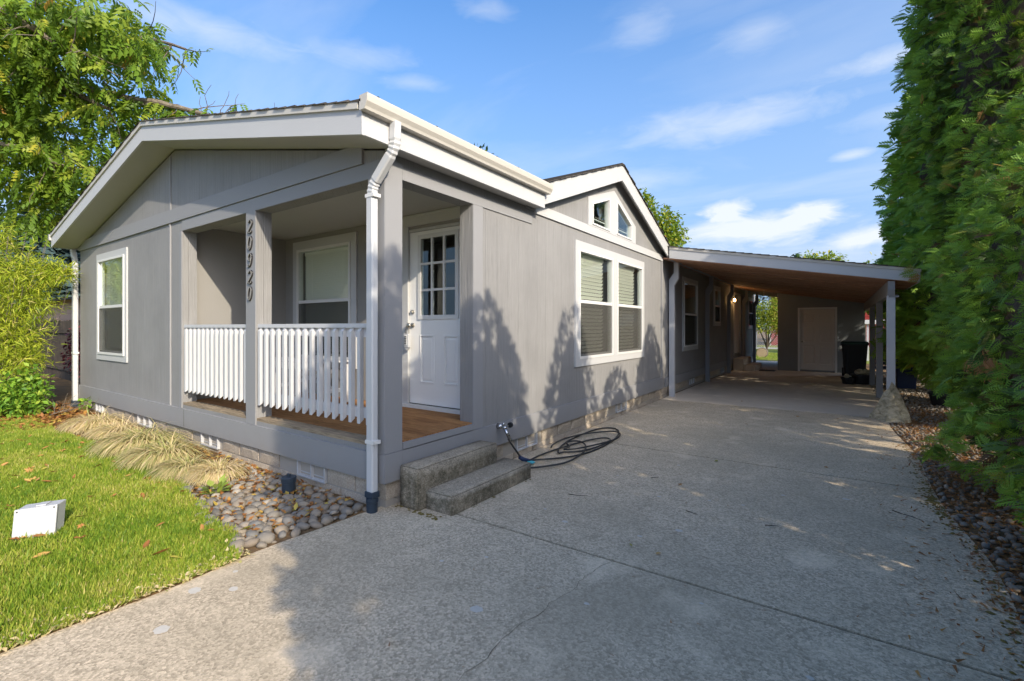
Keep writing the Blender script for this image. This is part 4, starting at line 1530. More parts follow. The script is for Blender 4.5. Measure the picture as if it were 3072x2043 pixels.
sdoor = fix_normals(panel(rect(1.934, 2.896, .06, 2.066), [rect(*p) for p in panels], lambda a, z: (a, 16.02, z), (0, .035, 0)).build('shed_door', 'shed_door', sh))
for (a0, a1, z0, z1) in panels:
    mb = MB()
    vs, fs = [], []
    for i, d in ((0, .0), (.02, .012), (.05, .004)):
        vs += [(a0 + i, 16.02 + d, z0 + i), (a1 - i, 16.02 + d, z0 + i), (a1 - i, 16.02 + d, z1 - i), (a0 + i, 16.02 + d, z1 - i)]
    for L_ in range(2):
        for k in range(4):
            fs.append((L_ * 4 + k, L_ * 4 + (k + 1) % 4, L_ * 4 + 4 + (k + 1) % 4, L_ * 4 + 4 + k))
    fs.append((8, 9, 10, 11))
    mb.add(vs, fs).build('door_panel', 'shed_door', sdoor)
MB().tube([(2.0, 16.02, 1.0), (2.0, 15.98, 1.0), (2.0, 15.965, 1.0), (2.0, 15.945, 1.0)], [.012, .014, .032, .026], 14).build('door_knob', 'nickel', sdoor, smooth=True)
for zz in (.3, 1.05, 1.8):
    MB().box(2.885, 2.899, 15.985, 16.019, zz, zz + .09).build('hinge', 'nickel', sdoor)

# ------------------------------------------------------------------ steps
def rough_block(name, boxes, mat, parent, amp=.006, sub=3, bev=.010):
    import bmesh
    bm = bmesh.new()
    for (x0, x1, y0, y1, z0, z1) in boxes:
        r_ = bmesh.ops.create_cube(bm, size=1.0)
        for v in r_['verts']:
            v.co = Vector(((x0 + x1) / 2 + v.co.x * (x1 - x0), (y0 + y1) / 2 + v.co.y * (y1 - y0), (z0 + z1) / 2 + v.co.z * (z1 - z0)))
    bmesh.ops.bevel(bm, geom=[e for e in bm.edges], offset=bev, segments=2, affect='EDGES')
    bmesh.ops.subdivide_edges(bm, edges=bm.edges, cuts=sub, use_grid_fill=True)
    from mathutils import noise
    o0 = origin_of(parent)
    for v in bm.verts:
        n_ = noise.noise_vector(v.co * 9) * amp + noise.noise_vector(v.co * 28) * amp * .6
        v.co += n_
        v.co -= o0
    me = bpy.data.meshes.new(name)
    bm.to_mesh(me)
    bm.free()
    me.materials.append(MATS[mat])
    me.polygons.foreach_set('use_smooth', [True] * len(me.polygons))
    return link(bpy.data.objects.new(name, me), parent)


st = thing('concrete_steps', (.25, .7, 0), 'rough old concrete steps in two treads below the open corner porch', 'steps')
rough_block('upper_step', [(.028, .245, .13, 1.19, -.03, .335)], 'step_concrete', st, .004)
rough_block('lower_step', [(.20, .53, .215, 1.365, -.03, .147)], 'step_concrete', st, .0035)
st2 = thing('concrete_steps', (.4, 15.7, 0), 'plain two-tread concrete steps at the side door under the carport', 'steps')
MB().box(.03, .36, 15.05, 16.7, 0, .40).build('upper_step', 'carport_concrete', st2, bevel=.01)
MB().box(.361, .70, 15.2, 16.7, 0, .19).build('lower_step', 'carport_concrete', st2, bevel=.01)
MB().box(.78, 1.24, 15.35, 15.80, .003, .02).build('door_mat', 'rubber_mat')
tag(bpy.data.objects['door_mat'], 'dark rubber mat on the floor beside the far side steps', 'doormat')

# wall lantern, lit
ln = thing('wall_lantern', (.02, 14.9, 2.41), 'small lit wall lantern glowing orange beside the side door', 'wall lamp')
MB().box(.0015, .02, 14.86, 14.94, 2.36, 2.48).build('back_plate', 'dark_metal', ln)
MB().lathe((.10, 14.9, 2.32), [(.035, 0), (.045, .01), (.04, .02)], 12).build('base', 'dark_metal', ln)
MB().lathe((.10, 14.9, 2.46), [(.055, 0), (.05, .012), (.01, .05)], 12).build('cap', 'dark_metal', ln)
MB().tube([(.02, 14.9, 2.44), (.07, 14.9, 2.5), (.10, 14.9, 2.5)], .006, 6).build('arm', 'dark_metal', ln)
MB().lathe((.10, 14.9, 2.345), [(.02, 0), (.034, .03), (.034, .07), (.02, .11)], 12).build('bulb', 'lit_bulb', ln, smooth=True)
pl_d = bpy.data.lights.new('lantern_light', 'POINT')
pl_d.energy = 1.6
pl_d.color = (1, .6, .25)
pl_d.shadow_soft_size = .05
pl = bpy.data.objects.new('lantern_light', pl_d)
pl.location = (.2, 14.9, 2.40)
COL.objects.link(pl)

# ------------------------------------------------------------------ loose things
# electrical box on the lawn
eb = thing('junction_box', (-1.52, -1.75, .03), 'pale grey plastic utility box standing tilted on the lawn', 'utility box')
ang = math.atan2(-1.655 + 1.844, -1.458 + 1.587)
ex = Vector((math.cos(ang), math.sin(ang), 0))
ey = Vector((-math.sin(ang), math.cos(ang), 0))
o_ = Vector((-1.587, -1.844, .02))


def EB(a0, a1, b0, b1, c0, c1, sk=0.05):
    vs = []
    for c in (c0, c1):
        for a, b in ((a0, b0), (a1, b0), (a1, b1), (a0, b1)):
            vs.append(o_ + ex * (a + c * .03) + ey * (b + c * .10) + Vector((0, 0, c + a * sk)))
    return MB().add(vs, [(0, 3, 2, 1), (4, 5, 6, 7), (0, 1, 5, 4), (1, 2, 6, 5), (2, 3, 7, 6), (3, 0, 4, 7)])


EB(.004, .226, .018, .13, .005, .200).build('case', 'pvc_grey', eb, bevel=.004)
EB(0, .23, 0, .015, 0, .205).build('cover', 'pvc_grey', eb, bevel=.003)
EB(.10, .155, .03, .10, .201, .210).build('clip', 'pvc_grey', eb, bevel=.002)
for a, c in ((.016, .19), (.214, .19), (.016, .015), (.214, .015)):
    EB(a - .004, a + .004, -.003, -.0005, c - .004, c + .004).build('screw', 'dark_metal', eb)

# drain pipe cap among the cobbles
dc = thing('drain_cap', (-.99, -.235, 0), 'short capped dark plastic drain pipe rising from the cobbles', 'drain pipe')
MB().lathe((-.99, -.235, 0), [(.056, -.03), (.056, .10), (.060, .102), (.060, .112)], 18).build('pipe', 'pipe_plastic', dc)
MB().lathe((-.99, -.235, .112), [(.064, 0), (.064, .035), (.060, .040)], 18).build('cap', 'pipe_plastic', dc)
MB().box(-1.013, -.967, -.245, -.225, .1525, .178).build('cap_lug', 'pipe_plastic', dc, bevel=.003)

# garden hose in loose coils
def hose_path():
    key = [(.15, 1.51, .30), (.17, 1.56, .22), (.19, 1.62, .14), (.20, 1.66, .09)]
    return key


hs = thing('garden_hose', (.4, 2.4, 0), 'long dark rubber garden hose lying in loose coils on the driveway', 'hose')
MB().tube(hose_path(), .0105, 8).build('lead_hose', 'rubber', hs, smooth=True)
P = []
loops = [(.36, 2.98, .27, .92, 5), (.40, 3.05, .19, .74, -6), (.44, 2.02, .20, .34, 8), (.38, 2.95, .25, .66, -10)]
t_prev = 0
zbase = .016
P += [(.27, 1.72, .045), (.30, 1.80, .03)]
for li, (cx, cy, rx, ry, rt) in enumerate(loops):
    c_, s_ = math.cos(R(rt)), math.sin(R(rt))
    for k in range(26):
        a = -90 + k * 360 / 26
        nx = cx + (loops[(li + 1) % 4][0] - cx) * k / 26
        ny = cy + (loops[(li + 1) % 4][1] - cy) * k / 26
        w = .015 * math.sin(a / 30 + li * 2)
        lx, ly = (rx + w) * math.cos(R(a)), (ry + w) * math.sin(R(a))
        P.append((nx + lx * c_ - ly * s_, ny + lx * s_ + ly * c_, zbase + (.012 * li * .6) + .006 * math.sin(k * .9 + li)))
# smooth
for it in range(3):
    Q = [P[0]]
    for i in range(1, len(P) - 1):
        Q.append(tuple(P[i - 1][k] * .25 + P[i][k] * .5 + P[i + 1][k] * .25 for k in range(3)))
    P = Q + [P[-1]]
MB().tube([(a, b, max(.014, c)) for a, b, c in P], .0098, 7).build('hose_coils', 'rubber', hs, smooth=True)
hv = thing('hose_splitter', (.23, 1.70, 0), 'small turquoise and blue plastic hose fitting at the end of the lead hose', 'hose fitting')
MB().tube([(.20, 1.645, .085), (.225, 1.69, .05), (.27, 1.735, .035)], [.020, .026, .020], 12).build('body', 'blue_plastic', hv, smooth=True)
MB().prism([(.235, 1.62, .028), (.305, 1.60, .020), (.30, 1.66, .020), (.245, 1.665, .032)], (0, 0, .014)).build('wing', 'cyan_plastic', hv, bevel=.003)
MB().prism([(.255, 1.70, .028), (.33, 1.695, .018), (.325, 1.76, .018), (.27, 1.745, .030)], (0, 0, .014)).build('wing', 'cyan_plastic', hv, bevel=.003)

# boulder at the front carport post
import bmesh
from mathutils import noise as mnoise


def rock(name, c, sx, sy, sz_, mat, parent=None, seed=0, sub=3, amp=.22, planes=9, smooth=False, top=None):
    rnd_ = random.Random(seed)
    bm = bmesh.new()
    bmesh.ops.create_icosphere(bm, subdivisions=sub, radius=1.0)
    cuts = []
    for i in range(planes):
        v = Vector((rnd_.uniform(-1, 1), rnd_.uniform(-1, 1), rnd_.uniform(-.3, 1))).normalized()
        cuts.append((v, rnd_.uniform(.62, .9)))
    if top: cuts += top
    for v in bm.verts:
        for nrm, d in cuts:
            k = v.co.dot(nrm) - d
            if k > 0: v.co -= nrm * k * .96
        v.co += mnoise.noise_vector(v.co * 2.2 + Vector((seed, 0, 0))) * amp * .4 + mnoise.noise_vector(v.co * 7) * amp * .12
    for v in bm.verts:
        v.co = Vector((v.co.x * sx, v.co.y * sy, v.co.z * sz_))
    me = bpy.data.meshes.new(name)
    bm.to_mesh(me)
    bm.free()
    me.materials.append(MATS[mat])
    me.polygons.foreach_set('use_smooth', [smooth] * len(me.polygons))
    o = bpy.data.objects.new(name, me)
    o.location = Vector(c) - (origin_of(parent) if parent else Vector((0, 0, 0)))
    return link(o, parent)


tp_ = [(Vector((-.86, -.35, .52)).normalized(), .36), (Vector((.80, -.30, .50)).normalized(), .34), (Vector((.1, -.93, .25)).normalized(), .58), (Vector((0, .9, .45)).normalized(), .5), (Vector((.9, .3, .3)).normalized(), .62)]
bd = rock('boulder', (3.70, 6.98, .12), .36, .27, .60, 'boulder_rock', None, 5, 5, .16, 2, False, tp_)
tag(bd, 'large pointed tan boulder standing against the foot of the front carport post', 'boulder')

# wheeled bin
bn = thing('wheeled_bin', (3.38, 14.65, 0), 'large black wheeled refuse bin with dark green lid near the storage door', 'wheeled bin')
bx0, by0_ = 3.38, 14.65


def taper(name, mat, parent, cx, cy, z0, z1, w0, d0, w1, d1, bevel=.01):
    vs = [(cx + a * w0 / 2, cy + b * d0 / 2, z0) for a, b in ((-1, -1), (1, -1), (1, 1), (-1, 1))] + [(cx + a * w1 / 2, cy + b * d1 / 2, z1) for a, b in ((-1, -1), (1, -1), (1, 1), (-1, 1))]
    return MB().add(vs, [(0, 3, 2, 1), (4, 5, 6, 7), (0, 1, 5, 4), (1, 2, 6, 5), (2, 3, 7, 6), (3, 0, 4, 7)]).build(name, mat, parent, bevel=bevel)


taper('body', 'black_plastic', bn, bx0, by0_, .06, .98, .50, .56, .62, .74, .03)
taper('rim', 'black_plastic', bn, bx0, by0_, .955, 1.0, .66, .78, .66, .78, .008)
taper('lid', 'green_plastic', bn, bx0, by0_, 1.002, 1.06, .69, .80, .62, .70, .015)
for a in (-.17, .17):
    MB().box(bx0 + a - .02, bx0 + a + .02, by0_ - .365, by0_ - .29, .12, .90).build('rib', 'black_plastic', bn, bevel=.006)
MB().box(bx0 - .30, bx0 + .30, by0_ - .42, by0_ - .402, .985, 1.02).build('lid_edge', 'green_plastic', bn)
MB().tube([(bx0 - .25, by0_ + .44, .97), (bx0 + .25, by0_ + .44, .97)], .015, 8).build('handle', 'black_plastic', bn)
for a in (-.27, .27):
    MB().tube([(bx0 + a - .03, by0_ + .25, .13), (bx0 + a + .03, by0_ + .25, .13)], .13, 18).build('wheel', 'rubber', bn)

# tubs in front of the bin
def tub(c, r0, r1, h, label, fill):
    t = thing('plant_tub', c, label, 'plant pot')
    MB().lathe(c, [(r0, 0), (r1 * .97, h * .8), (r1 * 1.04, h * .82), (r1 * 1.04, h), (r1 * .94, h), (r1 * .9, h * .86)], 20).build('tub', 'black_plastic', t)
    MB().lathe((c[0], c[1], c[2] + h * .6), [(r1 * .9, 0), (r1 * .9, h * .28)], 16).build('soil', 'soil', t)
    return t


t1 = tub((3.20, 12.55, 0), .12, .155, .17, 'small low black plant pot left of the round black tub', 0)
t2 = tub((3.50, 12.75, 0), .19, .235, .25, 'round black tub of pale rocks in front of the wheeled bin', 1)
for i, (dx, dy, dz, s_) in enumerate([(-.06, -.04, .31, .11), (.08, .0, .30, .12), (.0, .08, .29, .10)]):
    rock('rock', (3.50 + dx, 12.75 + dy, dz), s_, s_ * .8, s_ * .75, 'boulder_rock', t2, 20 + i, 2, .2, 4)
rock('rock', (3.17, 12.56, .20), .07, .06, .06, 'boulder_rock', t1, 31, 2, .2, 4)

# blue bin, folded lounger and dark pots past the posts
bb = thing('recycling_bin', (4.33, 12.2, 0), 'dark blue plastic recycling bin behind the front carport post', 'recycling bin')
taper('body', 'blue_plastic', bb, 4.33, 12.2, .02, .80, .34, .40, .42, .50, .015)
taper('lid', 'blue_plastic', bb, 4.33, 12.2, .802, .86, .45, .53, .40, .46, .01)
MB().box(4.16, 4.30, 11.938, 11.949, .62, .66).box(4.16, 4.30, 11.938, 11.949, .69, .71).build('label_stripe', 'white_vinyl', bb)
lc = thing('folded_lounger', (4.05, 14.0, 0), 'blue and white folding lounge chair lying low behind the carport posts', 'lounge chair')
for i in range(7):
    MB().box(3.80, 4.45, 13.5 + i * .16, 13.62 + i * .16, .20 + (.06 if i == 6 else 0), .215 + (.06 if i == 6 else 0)).build('strap', 'blue_plastic' if i % 2 else 'white_vinyl', lc)
MB().tube([(3.79, 13.45, .20), (3.79, 14.65, .20), (3.79, 14.9, .62)], .014, 8).tube([(4.46, 13.45, .20), (4.46, 14.65, .20), (4.46, 14.9, .62)], .014, 8).build('frame', 'white_vinyl', lc)
for i in range(3):
    MB().box(3.80, 4.45, 14.68 + i * .07, 14.70 + i * .07, .27 + i * .12, .36 + i * .12).build('strap', 'blue_plastic', lc)
for a in (3.79, 4.46):
    for b in (13.5, 14.6):
        MB().tube([(a, b, .20), (a, b, 0)], .012, 6).build('leg', 'white_vinyl', lc)
tub((4.62, 9.4, 0), .17, .22, .24, 'black nursery pot on the stones under the hedge, nearer of two', 0)
tub((4.80, 10.1, 0), .17, .22, .26, 'black nursery pot on the stones under the hedge, farther of two', 0)

# white slatted bench on the porch
be = thing('porch_bench', (-2.75, 1.02, .52), 'low white slatted bench on the porch behind the white railing', 'bench')
for i in range(4):
    MB().box(-3.35, -2.05, .80 + i * .11, .89 + i * .11, 1.035, 1.06).build('seat_slat', 'white_rail', be)
MB().box(-3.30, -2.10, .81, .835, .94, 1.02).box(-3.30, -2.10, 1.18, 1.205, .94, 1.02).build('apron', 'white_rail', be)
for a in (-3.28, -2.16):
    for b in (.82, 1.15):
        MB().prism([(a, b, .522), (a + .05, b, .522), (a + .06, b, 1.03), (a - .01, b, 1.03)], (0, .05, 0)).build('leg', 'white_rail', be)
    MB().box(a + .01, a + .035, .872, 1.148, .66, .71).build('stretcher', 'white_rail', be)
MB().bar((-3.24, 1.0, .68), (-2.13, 1.0, .93), .03, .04).bar((-3.24, 1.04, .93), (-2.13, 1.04, .68), .03, .04).build('cross_brace', 'white_rail', be)

# ------------------------------------------------------------------ fences, neighbours, yard beyond
def fence(name, p0, p1, h, label, mat='fence_wood', pw=.14, gap=.012, rails=True, top_var=.012):
    p0, p1 = Vector(p0), Vector(p1)
    d = (p1 - p0)
    L_ = d.length
    d.normalize()
    f = thing(name, p0, label, 'fence')
    n_ = int(L_ / (pw + gap))
    nrm = Vector((-d.y, d.x, 0))
    src = None
    for i in range(n_):
        s = i * (pw + gap)
        if src is None:
            a = p0
            src = MB().prism([a, a + d * pw, a + d * pw + Vector((0, 0, h)), a + Vector((0, 0, h))], nrm * .018).build('fence_board', mat, f)
            b0 = src.location.copy()
        else:
            q = b0 + d * s
            share(src, (q.x, q.y, q.z + random.uniform(-top_var, top_var)), f)
    for z_ in (.35, h - .3):
        MB().bar(p0 + nrm * .04 + Vector((0, 0, z_)), p0 + d * L_ + nrm * .04 + Vector((0, 0, z_)), .04, .085).build('rail', mat, f)
    return f


fence('wooden_fence', (-8.6, 1.0, 0), (-20, 1.2, 0), 1.66, 'dark weathered board fence between the bamboo and the left corner of the house')
fence('wooden_fence', (4.05, 19.2, 0), (6.6, 18.9, 0), 1.55, 'dark board fence seen between the carport posts at the back right')
# the neighbour's peach house over the left fence
nh = thing('neighbour_house', (-21, 4, 0), 'neighbouring house with peach lap siding beyond the left fence', 'house')
for i in range(13):
    MB().prism([(-25.5, 2.18, .1 + i * .185), (-25.5, 2.2, .1 + i * .185), (-25.5, 2.2, .1 + i * .185 + .182), (-25.5, 2.196, .1 + i * .185 + .182)], (8.6, 0, 0)).build('siding_board', 'peach_siding', nh)
MB().box(-25.5, -16.9, 2.201, 8, 0, 2.5).build('wall', 'peach_siding', nh)
MB().prism([(-26, 1.8, 2.45), (-26, 5, 3.1), (-26, 8.3, 2.45), (-26, 8.3, 2.38), (-26, 5, 3.0), (-26, 1.8, 2.38)], (9.5, 0, 0)).build('roof', 'shingle', nh)
# red house beyond the yard
rh = thing('red_house', (2.0, 42, 0), 'red sided house with white corner trim seen through the gap beside the storage room', 'house')
MB().box(-1.75, 9, 42, 50, 0, 4.4).build('wall', 'red_siding', rh)
for i in range(21):
    MB().box(-1.60, 9, 41.985, 41.999, .1 + i * .20, .1 + i * .20 + .17).build('siding_board', 'red_siding', rh)
MB().box(-1.80, -1.62, 41.95, 41.998, 0, 4.4).box(-.55, -.35, 41.95, 41.983, 0, 4.4).build('corner_board', 'white_trim', rh)
MB().prism([(-2.4, 41.4, 4.35), (9.6, 41.4, 4.35), (9.6, 46, 5.2), (-2.4, 46, 5.2)], (0, 0, .12)).build('roof', 'shingle', rh)
# lattice fence before it
lf = thing('lattice_fence', (-1.0, 33, 0), 'white diagonal lattice fence panel behind the small yellow-green tree', 'fence')
MB().box(-4, 3, 33.0, 33.04, 1.78, 1.86).box(-4, 3, 33.0, 33.04, .04, .14).build('rail', 'white_rail', lf)
for s_ in (-1, 1):
    for i in range(46):
        x0 = -4 + i * .15 if s_ > 0 else -2.4 + i * .15
        x1 = x0 + 1.63 * s_
        if max(x0, x1) > 3.0 or min(x0, x1) < -4: continue
        MB().bar((x0, 33.01 + (.012 if s_ > 0 else 0), .14), (x1, 33.01 + (.012 if s_ > 0 else 0), 1.78), .010, .030, (0, 1, 0)).build('lattice_slat', 'white_rail', lf)
for x in (-4, -1.6, .8, 3):
    MB().box(x - .05, x + .05, 33.045, 33.14, 0, 1.95).build('post', 'white_rail', lf)
# stump and turf beyond the concrete
sp_ = thing('log_round', (-.05, 23.2, 0), 'cut log round standing at the edge of the back lawn', 'log')
MB().tube([(-.05, 23.0, .24), (-.05, 23.35, .24)], .25, 18).build('bark', 'bark', sp_)
MB().tube([(-.05, 22.985, .24), (-.05, 23.0, .24)], .225, 18).build('end_grain', 'log_wood', sp_)
wc = thing('neighbour_canopy', (5.0, 24, 0), 'white flat canopy roof showing over the back right fence', 'canopy')
MB().box(3.9, 6.8, 23, 26, 1.62, 1.80).build('roof', 'white_vinyl', wc)
for a in (4.0, 6.7):
    for b in (23.1, 25.9):
        MB().box(a, a + .08, b, b + .08, 0, 1.62).build('post', 'white_rail', wc)
by_ = MB().box(-30, 12, 21.2, 41, -.002, .012).build('back_lawn', 'turf_soil')
tag(by_, kind='structure')

# ------------------------------------------------------------------ hedge trees
def arb(x, y, h, r, zb, n_full, n_coarse, label, p=1.7, q=.75, size=.19, seed=0, lean=(0, 0), core=.70):
    t_ = thing('hedge_tree', (x, y, 0), label, 'hedge tree', 'evergreen hedge trees beside the driveway')
    rs = np.random.default_rng(100 + seed)
    tb = MB()
    limb(tb, (x, y, -.05), (x + lean[0], y + lean[1], h * .8), .085, .02, .04, 6, 8)
    tb.build('trunk', 'bark_dark', t_)
    ph = rs.random(6) * 6.28

    def prof(t):
        return np.minimum(1, (np.maximum(t, 0) / .10 + .25)) * np.maximum(0, 1 - t ** p) ** q

    def lump(th, z):
        return 1 + .10 * np.sin(3 * th + z * 2.1 + ph[0]) + .09 * np.sin(5 * th - z * 3.7 + ph[1]) + .07 * np.sin(2 * th + z * 6.3 + ph[2])

    def place(n, a, b):
        t = rs.random(n * 3)
        keep = rs.random(n * 3) < np.maximum(prof(t), .12)
        t = t[keep][:n]
        th = rs.random(len(t)) * 2 * np.pi
        z = zb + t * (h - zb)
        rr = r * prof(t) * lump(th, z) * (a + (b - a) * rs.random(len(t)) ** .6) + .015
        P = np.stack([x + lean[0] * t + rr * np.cos(th), y + lean[1] * t + rr * np.sin(th), z], 1)
        D = np.stack([np.cos(th), np.sin(th), np.zeros_like(th)], 1) * 1.0 + rs.normal(size=(len(t), 3)) * .45
        D[:, 2] += rs.normal(size=len(t)) * .3 - .12 + .9 * t ** 4
        U = rs.normal(size=(len(t), 3)) + np.stack([-np.sin(th), np.cos(th), 0 * th], 1) * .5 + np.array([0, 0, .6])
        S = size * (.6 + .7 * rs.random(len(t)))
        rnd = np.clip(.45 + .22 * rs.normal(size=len(t)) + .15 * np.sin(th * 4 + z * 3), 0, .96)
        dead = rs.random(len(t)) < .018
        rnd[dead] = .99
        return P, frames(D, U, S), rnd
    if n_full:
        P, M, rn = place(n_full, .86, 1.08)
        c = scatter('crown', 'arborvitae', t_, SPR_V, SPR_F, P, M, None, rn)
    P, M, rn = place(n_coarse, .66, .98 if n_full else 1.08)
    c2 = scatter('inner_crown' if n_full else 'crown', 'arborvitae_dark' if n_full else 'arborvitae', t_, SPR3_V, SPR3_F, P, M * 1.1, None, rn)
    # dark core added to fill the middle and block light through the crown
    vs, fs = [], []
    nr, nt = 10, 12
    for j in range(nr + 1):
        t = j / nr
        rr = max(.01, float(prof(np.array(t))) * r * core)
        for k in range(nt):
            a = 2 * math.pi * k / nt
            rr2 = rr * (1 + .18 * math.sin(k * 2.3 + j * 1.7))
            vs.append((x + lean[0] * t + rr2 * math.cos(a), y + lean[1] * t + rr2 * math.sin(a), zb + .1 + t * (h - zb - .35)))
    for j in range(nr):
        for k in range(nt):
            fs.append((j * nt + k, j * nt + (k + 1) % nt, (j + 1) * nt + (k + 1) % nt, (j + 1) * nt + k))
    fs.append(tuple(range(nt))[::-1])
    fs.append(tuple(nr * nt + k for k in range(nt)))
    MB().add(vs, fs).build('light_block_core', 'bark_dark', t_)
    return t_


arb(5.56, 6.95, 9.6, 1.16, .5, 9000, 4200, 'very tall broad evergreen, front one of the tall hedge trees beside the carport corner', 4, .8, .165, 1, (-.62, -.15))
arb(5.1, 9.3, 10.4, 1.05, .25, 0, 4600, 'tall evergreen, second of the tall hedge trees, beside the middle carport post', 4, .8, .21, 2)
arb(5.15, 11.8, 8.2, 1.0, .2, 0, 2600, 'tall evergreen, third of the tall hedge trees, beside the farther carport post', 4, .8, .24, 3)
arb(5.2, 14.4, 7.4, 1.05, .2, 0, 2200, 'tall evergreen at the far end of the hedge, beside the wheeled bin', 4, .8, .26, 4)
arb(4.95, 4.75, 4.1, .90, 1.05, 3900, 1000, 'lower evergreen right before the tall hedge trees, with open ground below its skirt', 2.2, .7, .125, 5)
arb(4.86, 3.14, 3.35, .99, .02, 4300, 1000, 'short broad evergreen with one dead orange branch, skirt on the river stones', 3.5, .7, .11, 6)
arb(4.84, 1.45, 4.3, .90, .02, 2600, 1400, 'evergreen at the right edge of the picture, beside the first driveway joint', 2.6, .75, .11, 7)
arb(4.86, -.44, 4.3, .98, .02, 0, 4600, 'evergreen hedge tree right of the camera, level with the porch corner', 2.4, .7, .15, 8)
arb(4.86, -1.76, 4.6, .74, .02, 0, 4800, 'evergreen hedge tree right of the camera, last one towards the street', 2.2, .6, .15, 9)
# dead orange branch on the short tree
ht = [o for o in bpy.data.objects if o.get('label', '').startswith('short broad evergreen')][0]
n = 10
P = np.array([(3.98 + .03 * rng.normal(), 2.78 + .09 * rng.normal(), 1.24 + .06 * rng.normal()) for i in range(n)])
D = np.array([(-.35, -.7, -.75)] * n) + rng.normal(size=(n, 3)) * .35
scatter('dead_branch', 'dead_spray', ht, SPR_V, SPR_F, P, frames(D, rng.normal(size=(n, 3)) * .4 + np.array([-.6, -.7, .2]), np.full(n, .17)), None)

# ------------------------------------------------------------------ walnut tree over the roof
wn = thing('walnut_tree', (-12.9, -2.9, 0), 'large leafy tree with long pale limbs reaching over the left roof slope', 'tree')
tb = MB()
tr_pts = limb(tb, (-12.9, -2.9, -.1), (-13.0, -2.2, 4.2), .30, .22, .06, 6, 12)
tb.build('trunk', 'bark', wn)
LB = [
    ([(-13.0, -2.3, 4.0), (-13.1, -1.6, 5.8), (-12.73, -.66, 7.32), (-12.18, -.28, 7.21), (-11.48, .09, 7.01), (-10.69, .51, 6.72), (-9.87, .96, 6.49), (-9.2, 1.42, 6.35), (-8.84, 1.8, 6.28), (-8.3, 2.25, 6.10)], .13, .03),
    ([(-13.0, -2.3, 4.1), (-12.4, -1.8, 7.0), (-11.34, -.91, 8.14), (-10.79, -.53, 7.53), (-10.63, -.17, 7.01), (-10.54, .13, 6.67), (-10.29, .42, 6.4), (-9.7, .8, 6.1)], .12, .03),
    ([(-12.9, -2.3, 4.2), (-12.0, -1.7, 7.2), (-10.78, -.89, 7.86), (-10.22, -.5, 7.54), (-9.87, -.26, 7.28), (-9.63, .03, 7.04), (-9.2, .33, 6.85)], .10, .025),
    ([(-13.0, -2.2, 3.9), (-12.6, -1.4, 5.3), (-12.0, -.75, 5.41), (-11.63, -.5, 5.34), (-11.05, -.1, 5.24), (-10.93, .35, 4.98), (-10.3, .9, 4.75)], .09, .02),
    ([(-13.0, -2.2, 4.2), (-13.6, -.9, 7.0), (-12.6, .8, 8.6), (-11.0, 1.8, 8.6), (-9.6, 2.2, 8.0)], .11, .02),
    ([(-13.0, -2.2, 4.2), (-14.4, -2.8, 7.0), (-15.5, -3.4, 9.0)], .12, .03)]
tips_ = []
for i, (pts, r0, r1) in enumerate(LB):
    m_ = MB()
    # resample smoothly
    q = []
    for a, b in zip(pts[:-1], pts[1:]):
        for k in range(3):
            t = k / 3
            q.append(Vector(a).lerp(Vector(b), t) + Vector((random.uniform(-1, 1), random.uniform(-1, 1), random.uniform(-1, 1))) * .025)
    q.append(Vector(pts[-1]))
    m_.tube(q, [1.15 * r0 + (1.3 * r1 - 1.15 * r0) * (k / (len(q) - 1)) ** .8 for k in range(len(q))], 8)
    for k in range(5, len(q), 1):
        for s_ in range(2):
            d = Vector((random.uniform(-1, 1), random.uniform(-.7, 1), random.uniform(-.9, .5))).normalized()
            L_ = random.uniform(.5, 1.3)
            e = q[k] + d * L_
            sub = limb(m_, q[k], e, .014, .004, .25, 4, 4)
            tips_.append((q[k], e))
    m_.build('limb', 'bark', wn)
clumps = [(-10.57, -.38, 7.67, .9, .9, .75), (-9.69, .24, 7.75, .75, .75, .6), (-9.15, .75, 7.75, .5, .5, .5), (-8.95, 1.1, 7.25, .42, .42, .42),
          (-10.47, .3, 7.0, .85, .85, .6), (-9.55, 1.25, 6.62, .42, .42, .28), (-10.2, .9, 6.15, .7, .7, .45), (-11.4, -.34, 6.58, .8, .8, .6), (-12.0, -.15, 5.94, .8, .8, .6),
          (-11.26, .36, 5.65, .8, .8, .55), (-10.6, .95, 5.35, .55, .55, .45), (-11.81, -.02, 4.9, .85, .8, .5), (-11.48, .57, 4.7, .8, .8, .45), (-12.14, .36, 4.13, .8, .7, .4),
          (-12.4, -1.2, 7.9, 1.1, 1.1, 1.0), (-14.2, -2.6, 8.2, 1.6, 1.6, 1.3), (-12.0, 1.6, 8.8, 1.2, 1.0, .7), (-13.5, -.2, 6.8, 1.2, 1.1, 1.0), (-13.3, -1.0, 8.9, 1.2, 1.2, .8)]
nl = 2500
P, M = blob_leaves(clumps, nl, .37, .9)
tp_ = np.array([tuple(a.lerp(b, random.random())) for a, b in tips_ for k in range(5)])
D2 = rdirs(len(tp_)) * .8
D2[:, 2] -= .8
P = np.concatenate([P, tp_])
M = np.concatenate([M, frames(D2, rdirs(len(tp_)) + np.array([0, 0, 1.0]), .24 + .16 * rng.random(len(tp_)))])
scatter('crown', 'walnut_leaf', wn, PIN_V, PIN_F, P, M, None, np.clip(.38 + .25 * rng.normal(size=len(P)), 0, 1))

